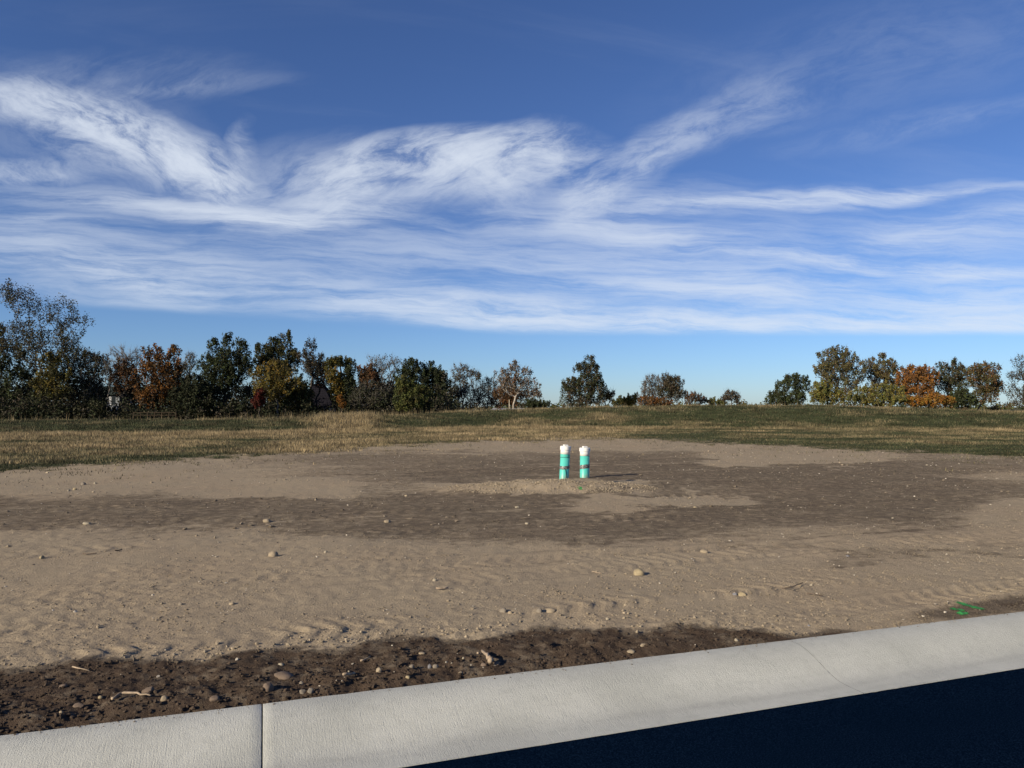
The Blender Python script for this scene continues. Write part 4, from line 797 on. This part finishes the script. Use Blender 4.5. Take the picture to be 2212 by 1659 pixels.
def cleanout(sx, sy, topy, label, lean, marks):
    p = ground_pt(sx, sy); dist = p.y; k = dist / (FPX * 3)
    root = empty('cleanout_pipe', (p.x, p.y + 0.09, p.z), label, 'pipe', 'capped teal cleanout pipes on the mound'); root.rotation_euler = (0.0, lean, 0.12)
    hgt = lambda y: (sy - y) * k
    m = marks; r = 14.1 * k
    z_teal = hgt(m['teal']); bm = bmesh.new(); lathe(bm, [(r, -0.15), (r, z_teal), (r * 0.9, z_teal)], 40); pipe = bm_obj('pipe', bm, M_TEAL, root, True)
    if 'sleeve' in m:
        bm = bmesh.new(); zs = hgt(m['sleeve']); lathe(bm, [(r, zs - 0.006), (r * 1.0 + 0.0035, zs), (r * 1.0 + 0.0035, z_teal - 0.002)], 40); bm_obj('pipe_sleeve', bm, M_TEAL, root, True)
        bm = bmesh.new(); lathe(bm, [(r + 0.001, zs - 0.010), (r + 0.0042, zs - 0.006), (r + 0.0042, zs - 0.002), (r + 0.001, zs + 0.001)], 40); bm_obj('joint_line', bm, M_PRINT, root, True)
    zc = hgt(m['collar']); zt = hgt(m['rim']); rh = 14.7 * k; rc = 16.6 * k
    bm = bmesh.new(); lathe(bm, [(r * 0.9, z_teal - 0.002), (rh, z_teal), (rh, zc - 0.004), (rh * 0.98, zc)], 40); bm_obj('hub', bm, M_WHITEPVC, root, True)
    # ribbed cleanout plug with a square nut
    bm = bmesh.new(); seg = 48
    prof = [(rh * 0.96, zc + 0.001), (rc, zc + 0.003), (rc, zt - 0.008), (rc - 0.008, zt), (0.001, zt + 0.001)]
    rings = []
    for r_, z in prof: rings.append([bm.verts.new(((r_ * (0.985 if (i // 3) % 2 and r_ > rh else 1)) * math.cos(2 * math.pi * i / seg), (r_ * (0.985 if (i // 3) % 2 and r_ > rh else 1)) * math.sin(2 * math.pi * i / seg), z)) for i in range(seg)])
    for a, b in zip(rings, rings[1:]):
        for i in range(seg): bm.faces.new((a[i], a[(i + 1) % seg], b[(i + 1) % seg], b[i]))
    cap = bm_obj('cap', bm, M_WHITEPVC, root)
    bm = bmesh.new(); w = 6.6 * k; bbox(bm, -w, w, -w, w, zt, hgt(m['nut'])); bmesh.ops.bevel(bm, geom=bm.edges[:], offset=0.006, segments=2, affect='EDGES'); nut = bm_obj('nut', bm, M_WHITEPVC, cap); nut.rotation_euler = (0, 0, 0.2)
    # wrinkled tape band
    bm = bmesh.new(); seg = 56; rings = []
    for j in range(7):
        f = j / 6; ring = []
        for i in range(seg):
            th = 2 * math.pi * i / seg; tilt = 0.016 * math.sin(th + m['tilt'])
            z = hgt(m['band1']) + (hgt(m['band0']) - hgt(m['band1'])) * f + tilt + 0.003 * math.sin(th * 7 + j); rr_ = r + 0.003 + 0.003 * (1 + math.sin(th * 11 + j * 2.1)) * (0.3 + 0.7 * math.sin(math.pi * f))
            ring.append(bm.verts.new((rr_ * math.cos(th), rr_ * math.sin(th), z)))
        rings.append(ring)
    for a, b in zip(rings, rings[1:]):
        for i in range(seg): bm.faces.new((a[i], a[(i + 1) % seg], b[(i + 1) % seg], b[i]))
    bm_obj('tape_band', bm, M_TAPE, root, True)
    if m.get('wire'):
        pts = []
        for t in np.linspace(0, 1, 10):
            th = math.radians(-94 + 26 * t ** 0.8); z = hgt(1406) * (1 - t) - 0.01 * t; pts.append(((r + 0.006) * math.cos(th), (r + 0.006) * math.sin(th), z))
        V, F = tube_np(pts, [0.0045] * 10, 6); mesh_from_mixed('wire', V, F, M_WIRE, root)
    for (a0, z0, z1) in m.get('print', []):
        V = []; n = 6
        for i in range(n + 1):
            z = z0 + (z1 - z0) * i / n
            for da in (-0.018, 0.018): V.append(((r + 0.0012) * math.cos(a0 + da), (r + 0.0012) * math.sin(a0 + da), z))
        mesh_obj('print_line', V, [(2 * i, 2 * i + 1, 2 * i + 3, 2 * i + 2) for i in range(n)], M_PRINT, root)
    return root
cleanout(1693.0, 1437, 1336, 'left teal pipe with white cap, leaning, black wire hanging from its tape', 0.055, dict(teal=1364, sleeve=1373, collar=1351.5, rim=1339.8, nut=1335.5, band0=1397.5, band1=1407, tilt=0.9, wire=True))
cleanout(1755.0, 1434, 1340, 'right teal pipe with white cap, upright, wider silver-grey tape band', 0.012, dict(teal=1369, collar=1356, rim=1344.8, nut=1340.3, band0=1395.5, band1=1407.5, tilt=2.2, print=[(-math.pi / 2 + 0.42, 0.34, 0.41), (-math.pi / 2 + 0.42, 0.08, 0.16)]))

# ------------------------------------------------------------------ stones, clods, sticks
def rock(sx, sy, w, h, mat, label, seed, sharp=0.5, name='stone', dep=0.8, grp='stones lying on the dirt'):
    p = ground_pt(sx, sy); dist = p.y; k = dist / (FPX * 3); rr = np.random.RandomState(seed)
    bm = bmesh.new(); bmesh.ops.create_icosphere(bm, subdivisions=3, radius=1.0)
    pl = rr.normal(0, 1, (9, 3)); pl /= np.linalg.norm(pl, axis=1, keepdims=True); off = rr.uniform(0.50, 0.90, 9)
    for v in bm.verts:
        c = np.array(v.co)
        for q, o in zip(pl, off):
            e = c @ q - o
            if e > 0: c = c - q * e * sharp
        c = c * (1 + 0.16 * float(perlin(c[0] * 1.7 + seed, c[1] * 1.7 + c[2], 200)) + 0.03 * float(perlin(c[0] * 5 + seed, c[1] * 5 + c[2] * 3, 201)))
        v.co = c
    mx = np.abs(np.array([v.co[:] for v in bm.verts])).max(0)
    sxm, szm = w * k / 2, h * k / 1.55
    for v in bm.verts: v.co = (v.co.x / mx[0] * sxm, v.co.y / mx[1] * sxm * dep, v.co.z / mx[2] * szm)
    o = bm_obj(name, bm, M_ROCK[mat], None, True)
    try: o.data.set_sharp_from_angle(angle=math.radians(30 if sharp > 0.6 else 60))
    except Exception: pass
    y = p.y + sxm * dep * 0.8; o.location = (p.x, y, float(H(np.array([p.x]), np.array([y]))[0]) + szm * 0.16); o.rotation_euler = (rr.uniform(-0.15, 0.15), rr.uniform(-0.12, 0.12), rr.uniform(-0.3, 0.3))
    return put_props(o, label, 'clod' if name == 'clod' else 'stone', grp)
ROCKS = [
 (817, 1671, 31, 22, 'tan', 'egg-shaped tan stone standing alone on the left of the open dirt', .25), (976, 1660, 13, 8, 'pale', 'small pale stone right of the egg-shaped tan stone', .6),
 (1917, 1728, 38, 24, 'yellow', 'largest rounded yellowish stone, on the open dirt right of centre', .5), (1303, 1745, 15, 13, 'pale', 'angular whitish stone on the open dirt near the centre', .8),
 (1511, 1842, 26, 17, 'grey', 'round grey stone at the left end of the short row above the tyre tracks', .4), (1531, 1843, 16, 11, 'tan', 'small tan stone touching the round grey stone of the short row', .5),
 (1618, 1840, 20, 15, 'grey', 'domed stone in the middle of the short row above the tyre tracks', .4), (1650, 1839, 38, 13, 'tan', 'long flat tan stone of the short row above the tyre tracks', .4),
 (2227, 1789, 28, 14, 'yellow', 'peaked yellowish stone beside a small slate-blue stone', .8), (2206, 1789, 14, 10, 'blue', 'small slate-blue stone left of the peaked yellowish stone', .5),
 (2115, 1662, 26, 12, 'tan', 'half-buried tan stone on the right of the open dirt', .4), (797, 1569, 24, 12, 'tan', 'low tan stone on the edge of the dark band, left', .4),
 (1160, 1569, 22, 12, 'tan', 'rounded tan stone among clods on the edge of the dark band', .4), (1551, 1524, 16, 7, 'pale', 'flat pale stone below the left side of the mound', .5), (1581, 1574, 13, 8, 'pale', 'pale stone among dark clods on the middle dirt', .6),
 (221, 1470, 14, 12, 'yellow', 'blocky yellowish stone, the biggest of a cluster on the far left dirt', .8), (247, 1455, 15, 11, 'grey', 'grey stone behind the blocky yellowish one of the far left cluster', .5), (204, 1474, 8, 6, 'pale', 'small white stone at the left of the far left cluster', .5), (283, 1452, 9, 7, 'pale', 'pale stone at the right end of the far left cluster', .5),
 (453, 1449, 10, 5, 'tan', 'tiny tan stone on the dirt near the grass edge at left', .5), (257, 1575, 24, 10, 'pale', 'flat pale stone on the left part of the dark band', .5), (121, 1678, 18, 12, 'yellow', 'slanted yellowish stone near the left frame edge', .7),
 (540, 1817, 14, 9, 'grey', 'grey stone left of the tyre track on the open dirt', .5), (694, 1817, 20, 9, 'tan', 'tan pebble stone left of the tyre track, near the lugs', .5),
 (489, 2104, 20, 18, 'tan', 'upright tan stone beside the curved stick at the curb', .6), (841, 1999, 20, 10, 'pale', 'smooth pale stone high in the dark strip, left', .3), (906, 2086, 20, 17, 'grey', 'upright grey stone touching the curb, left of a pair', .7), (929, 2083, 20, 17, 'grey', 'leaning grey stone touching the curb, right of a pair', .6),
 (902, 2062, 14, 16, 'grey', 'grey-brown stone just above the pair on the curb', .7), (1135, 2018, 20, 15, 'tan', 'tan stone with yellow face in the dark strip', .7), (1234, 2007, 17, 13, 'grey', 'grey rounded stone in the dark strip, left of the bluish stone', .4), (1288, 2012, 14, 14, 'blue', 'bluish upright stone in the dark strip', .5),
 (1306, 2010, 19, 13, 'grey', 'grey oval stone right of the bluish stone', .4), (1223, 2045, 16, 9, 'yellow', 'yellow stone lying against the curb edge', .6), (1382, 2026, 18, 8, 'tan', 'flat tan stone partly on the curb edge', .5), (1265, 1967, 21, 6, 'tan', 'thin flat stone high in the dark strip', .3), (1390, 1979, 9, 6, 'pale', 'little pale stone left of the thick broken stick', .4),
 (1450, 2000, 22, 12, 'brown', 'brown dirt-caked stone left of the thick broken stick foot', .5), (1912, 1904, 11, 11, 'tan', 'small upright tan stone in the right part of the dark strip', .6), (1931, 1942, 22, 12, 'tan', 'triangular tan stone near the curb, right of centre', .8), (1894, 1965, 26, 10, 'tan', 'pale domed stone peeping over the curb edge', .3), (2212, 1927, 15, 11, 'pale', 'whitish stone on the curb edge beside dry stalks', .7),
 (299, 2107, 14, 10, 'yellow', 'yellowish stone at the left end of the curved stick', .5), (181, 2146, 12, 9, 'tan', 'tan stone low in the dark strip near the left frame edge', .6), (184, 2071, 24, 10, 'brown', 'flat brown stone in the left part of the dark strip', .5), (456, 2142, 6, 5, 'yellow', 'tiny yellow stone at the curb below the upright tan stone', .4), (1046, 2023, 7, 6, 'pale', 'tiny pale stone between two short sticks', .4),
 (1822, 1862, 13, 8, 'pale', 'whitish chip stone on the open dirt above the dark strip', .8), (2435, 1758, 10, 7, 'pale', 'pale chip stone on the right open dirt', .8), (2428, 1882, 9, 6, 'blue', 'small black stone just above the curb at right', .4), (2545, 1671, 12, 5, 'blue', 'flat dark stone on the right open dirt', .4),
 (2782, 1396, 8, 5, 'pale', 'white stone far out on the right of the dark band', .6), (2680, 1556, 9, 5, 'pale', 'white stone at the lower right of the dark band', .6), (2087, 1523, 14, 5, 'yellow', 'flat yellow stone on the pale patch right of the mound', .5), (947, 1502, 9, 5, 'tan', 'tan stone at the edge of the pale patch left of the mound', .5), (1218, 1489, 12, 7, 'tan', 'tan stone left of the mound foot', .5),
]
for i, (sx_, sy_, w_, h_, m_, lab, sh_) in enumerate(ROCKS): rock(sx_, sy_, w_, h_, m_, lab, 300 + i, sh_)
for i, (sx_, sy_, w_, h_, lab) in enumerate([(800, 2084, 34, 26, 'large dark clod of earth at the curb, casting a long shadow'), (440, 2090, 40, 20, 'dark crumbling clod behind the curved stick'), (845, 2044, 60, 22, 'broad crumbly clod above the grey pair of stones'), (640, 2110, 30, 16, 'crumbly clod at the curb left of the curb joint'),
      (230, 2135, 34, 16, 'crumbly clod low in the dark strip near the left frame edge'), (1490, 1996, 22, 11, 'dark clod at the foot of the thick broken stick')]): rock(sx_, sy_, w_, h_, 'brown', lab, 400 + i, 0.7, 'clod', 0.8, 'earth clods along the curb')
def stick(pts, r0, r1, mat, label, lift=0.012, fork=None):
    P = [ground_pt(x, y) for x, y in pts]; P = [np.array((p.x, p.y, p.z + lift + r0 * 0.5 + (extra if False else 0))) for p in P]; Q = []
    for a, b in zip(P, P[1:]):
        for t in (0, 0.33, 0.67): Q.append(a + (b - a) * t + R.normal(0, r0 * 0.4, 3))
    Q.append(P[-1]); V, F = tube_np(Q, np.linspace(r0, r1, len(Q)), 7); o = mesh_from_mixed('stick', V, F, mat, None)
    c = Q[0].copy(); 
    return put_props(o, label, 'stick', 'sticks on the dirt')
stick([(338, 2110), (362, 2103), (410, 2098), (452, 2103)], 0.008, 0.004, M_STICK, 'long curved stick lying along the curb at left', 0.02)
stick([(1474, 2001), (1466, 1985), (1446, 1970)], 0.014, 0.008, M_STICK, 'thick broken stick lying across the dark strip', 0.02)
stick([(1430, 1968), (1441, 1973)], 0.006, 0.005, M_STICK, 'stub of wood beside the thick broken stick', 0.01)
stick([(1031, 2043), (1064, 2030)], 0.007, 0.006, M_STICK, 'short straight stick in the dark strip near the curb', 0.012)
stick([(1081, 1992), (1111, 1981)], 0.006, 0.003, M_STICK, 'short slanted stick higher in the dark strip', 0.012)
stick([(2345, 1774), (2378, 1771), (2400, 1764), (2408, 1756)], 0.005, 0.003, M_STICKDARK, 'dark curved twig on the right open dirt', 0.02)
stick([(1308, 1772), (1345, 1771)], 0.008, 0.006, M_STICK, 'straight pale stick on the open dirt below the whitish stone', 0.008)
stick([(1776, 1720), (1805, 1727)], 0.004, 0.003, M_STICK, 'thin pale twig left of the largest rounded stone', 0.008)
stick([(246, 1668), (290, 1666)], 0.006, 0.004, M_STICKDARK, 'dark twig near the slanted yellowish stone', 0.012)
stick([(345, 1659), (366, 1653)], 0.007, 0.006, M_STICKDARK, 'short dark stick right of the slanted yellowish stone', 0.012)
stick([(2420, 1786), (2470, 1794)], 0.004, 0.003, M_STICKDARK, 'dark thin twig below the dark curved twig', 0.01)
stick([(218, 2020), (268, 2027)], 0.004, 0.003, M_STICK, 'thin twig in the left part of the dark strip', 0.015)
# green utility paint strokes
def paint_material():
    m = Mat('green_spray_paint', 0.7, 0.2); v = m.coord(); n = m.noise(v, 40, 5, 0.7); m.color(m.mix(m.rng(n, 0.3, 0.7), (0.030, 0.17, 0.045), (0.045, 0.26, 0.065)))
    f = m.attr('cover'); a = m.math('ADD', f, m.math('MULTIPLY', m.math('SUBTRACT', m.noise(v, 70, 6, 0.75), 0.5), 3.4)); tr = m.n('ShaderNodeBsdfTransparent'); mx = m.n('ShaderNodeMixShader')
    m.l(m.rng(a, 0.25, 0.55), mx.inputs[0]); m.l(tr.outputs[0], mx.inputs[1]); m.l(m.b.outputs[0], mx.inputs[2]); m.l(mx.outputs[0], m.o.inputs[0]); return m.m
M_PAINT = paint_material()
def paint(pts, width, label):
    P = [np.array(ground_pt(x, y)[:2]) for x, y in pts]; Q = []
    for a, b in zip(P, P[1:]):
        for t in np.linspace(0, 1, 24, endpoint=False): Q.append(a + (b - a) * t)
    Q.append(P[-1]); Q = np.array(Q); T = np.gradient(Q, axis=0); T /= np.linalg.norm(T, axis=1, keepdims=True); Nn = np.stack([-T[:, 1], T[:, 0]], -1); V = []; cov = []; F = []; m = 7
    for i, (q, n) in enumerate(zip(Q, Nn)):
        end = min(1, min(i, len(Q) - 1 - i) / 5)
        for j in range(m):
            f = j / (m - 1) * 2 - 1; p = q + n * f * width; V.append((p[0], p[1], 0)); cov.append((1 - abs(f) ** 1.5) * 1.1 * end - 0.1)
    V = np.array(V); V[:, 2] = H(V[:, 0], V[:, 1]) + 0.005
    for i in range(len(Q) - 1):
        for j in range(m - 1): F.append((i * m + j, i * m + j + 1, (i + 1) * m + j + 1, (i + 1) * m + j))
    return put_props(mesh_obj('paint_mark', V, F, M_PAINT, smooth_shade=True, attrs={'cover': cov}), label, 'paint mark', 'green paint marks on the dirt')
paint([(2868, 1808), (2910, 1821), (2953, 1834)], 0.042, 'longer upper green spray paint stroke beside the curb')
paint([(2848, 1827), (2872, 1833), (2892, 1836)], 0.034, 'shorter lower green spray paint stroke beside the curb')
paint([(2870, 1846), (2905, 1842)], 0.032, 'ragged green paint smear touching the curb edge')
paint([(1736, 1461), (1741, 1466), (1743, 1471)], 0.045, 'small green paint dab on the front of the mound')

# crumbs of soil, pebbles and straw: nobody could count them
def _lump():
    bm = bmesh.new(); bmesh.ops.create_icosphere(bm, subdivisions=1, radius=1.0); bm.verts.index_update(); V = np.array([v.co[:] for v in bm.verts]); F = np.array([[v.index for v in f.verts] for f in bm.faces]); bm.free(); return V, F
LV, LF = _lump(); OV = np.array([(1, 0, 0), (0, 1, 0), (-1, 0, 0), (0, -1, 0), (0, 0, 1), (0, 0, -1)], float); OF = np.array([(0, 1, 4), (1, 2, 4), (2, 3, 4), (3, 0, 4), (1, 0, 5), (2, 1, 5), (3, 2, 5), (0, 3, 5)])
def bits(name, X, Y, size, colr, mat, flat=0.7, long=1.0, sink=0.25, ang=None, lump=True, top=0.02, Z=None):
    n = len(X); Z = H(X, Y) if Z is None else Z; size = np.minimum(size, top); base, bf = (LV, LF) if lump else (OV, OF); k = len(base)
    V = base[None] * R.uniform(0.68, 1.22, (n, k, 1)) + R.normal(0, 0.08, (n, k, 3))
    if long == 1.0:
        q, _ = np.linalg.qr(R.normal(0, 1, (n, 3, 3))); V = np.einsum('nij,nkj->nki', q, V * R.uniform(0.65, 1.2, (n, 1, 3)))
    V = V * (size[:, None, None] * np.array([long, 1, flat])); th = R.uniform(0, 2 * math.pi, n) if ang is None else ang; c, s_ = np.cos(th), np.sin(th)
    x = V[..., 0] * c[:, None] - V[..., 1] * s_[:, None]; y = V[..., 0] * s_[:, None] + V[..., 1] * c[:, None]
    V = np.stack([x + X[:, None], y + Y[:, None], V[..., 2] + (Z + size * flat * (0.6 - sink))[:, None]], -1)
    F = (np.arange(n) * k)[:, None, None] + bf
    return put_props(mesh_obj(name, V.reshape(-1, 3), F.reshape(-1, 3), mat, cols=np.repeat(colr, k, 0)), kind='stuff')
def soil_col(X, Y, lo=0.7, hi=1.2):
    u, v = uv(X, Y); mo_ = moisture(X, Y, v, u); m = smooth(0.10, 0.80, mo_)[:, None]; w_ = smooth(0.95, 1.25, mo_)[:, None]; return ((np.array(TAN) * (1 - m) + np.array(DARK) * m) * (1 - w_) + np.array(WET) * w_) * R.uniform(lo, hi, (len(X), 1))
def spread(n, dmin, dmax, power):
    d = CAMD + dmin + (dmax - dmin) * R.uniform(0, 1, n) ** power; u = R.uniform(0, 1, n) * (1.95 * d + 2) - 0.42 * d + 1.3; return xy(u, d - CAMD)
X, Y = spread(72000, 0.04, 13, 1.4); keep = fbm(X * 0.9, Y * 0.9, 4, 210) + 0.35 * fbm(X * 3.2, Y * 3.2, 3, 212) > R.uniform(-0.25, 0.5, len(X)); X, Y = X[keep], Y[keep]
bits('soil_crumbs', X, Y, np.exp(R.normal(math.log(0.0058), 0.45, len(X))), soil_col(X, Y, 0.50, 0.85), M_CLOD, lump=False, top=0.014)
u = np.minimum(R.uniform(-2.5, 4.6, 5200), R.uniform(-2.5, 5.5, 5200)); v = np.abs(R.normal(0.10, 0.32, 5200)); v = np.where(R.uniform(0, 1, 5200) < 0.22, ridge_v(u) - 0.22 + R.normal(0, 0.09, 5200), v) ; v = np.maximum(v, 0.03); X, Y = xy(u, v)
bits('strip_crumbs', X, Y, np.exp(R.normal(math.log(0.0062), 0.5, len(X))), soil_col(X, Y, 0.55, 1.0), M_CLOD, 0.8, top=0.014)
th = R.uniform(0, 2 * math.pi, 5200); r = np.sqrt(R.uniform(0, 1, 5200)); X = MX - 0.15 + 1.95 * r * np.cos(th); Y = MY - 0.1 + 0.85 * r * np.sin(th); k_ = R.uniform(0, 1, 5200) < 0.35 + 0.65 * smooth(-0.3, 0.3, fbm(X * 1.2, Y * 2, 3, 220)); X, Y = X[k_], Y[k_]
bits('mound_crumbs', X, Y, np.exp(R.normal(math.log(0.0085), 0.45, len(X))), np.array(TAN) * R.uniform(0.5, 1.0, (len(X), 1)), M_CLOD, 0.75)
u = R.uniform(-2.5, 8.5, 900); v = -np.abs(R.normal(0, 0.035, 900)) - 0.004; kp = fbm(u * 0.9, u * 0, 3, 270) > R.uniform(-0.45, 0.25, 900); u, v = u[kp], v[kp]; X, Y = xy(u, v)
bits('spilled_soil', X, Y, np.exp(R.normal(math.log(0.0032), 0.4, len(X))), np.array(DARK) * R.uniform(0.6, 1.5, (len(X), 1)), M_CLOD, 0.6, lump=False, top=0.008, Z=np.interp(-v, [0, 0.05, 0.11, 0.17, 0.23], [0.0, 0.002, -0.001, -0.012, -0.029]))
X, Y = spread(7000, 5, 26, 1.0); keep = (grassness(X, Y) < 0.4) & (fbm(X * 0.5, Y * 0.5, 3, 230) > R.uniform(-0.3, 0.4, len(X))); X, Y = X[keep], Y[keep]
bits('far_clods', X, Y, np.exp(R.normal(math.log(0.015), 0.45, len(X))), soil_col(X, Y, 0.6, 1.15), M_CLOD, 0.65, lump=False, top=0.045)
X, Y = spread(2000, 0.1, 20, 1.2); keep = grassness(X, Y) < 0.3; X, Y = X[keep], Y[keep]; dd = np.hypot(X, Y)
bits('pebbles', X, Y, np.exp(R.normal(math.log(0.0048), 0.4, len(X))) * (0.7 + dd / 14), np.array([0.40, 0.36, 0.30]) * R.uniform(0.5, 1.2, (len(X), 1)), M_CLOD, 0.7)
X, Y = spread(3600, 4, 24, 0.9); u, v = uv(X, Y); keep = (grassness(X, Y) < 0.3) & (moisture(X, Y, v, u) > 0.4); X, Y = X[keep], Y[keep]
bits('straw_bits', X, Y, np.exp(R.normal(math.log(0.0095), 0.4, len(X))), np.array([0.29, 0.235, 0.17]) * R.uniform(0.6, 1.2, (len(X), 1)), M_CLOD, 0.25, 4.2, 0.0, lump=False, ang= R.normal(0.15, 0.35, len(X)))
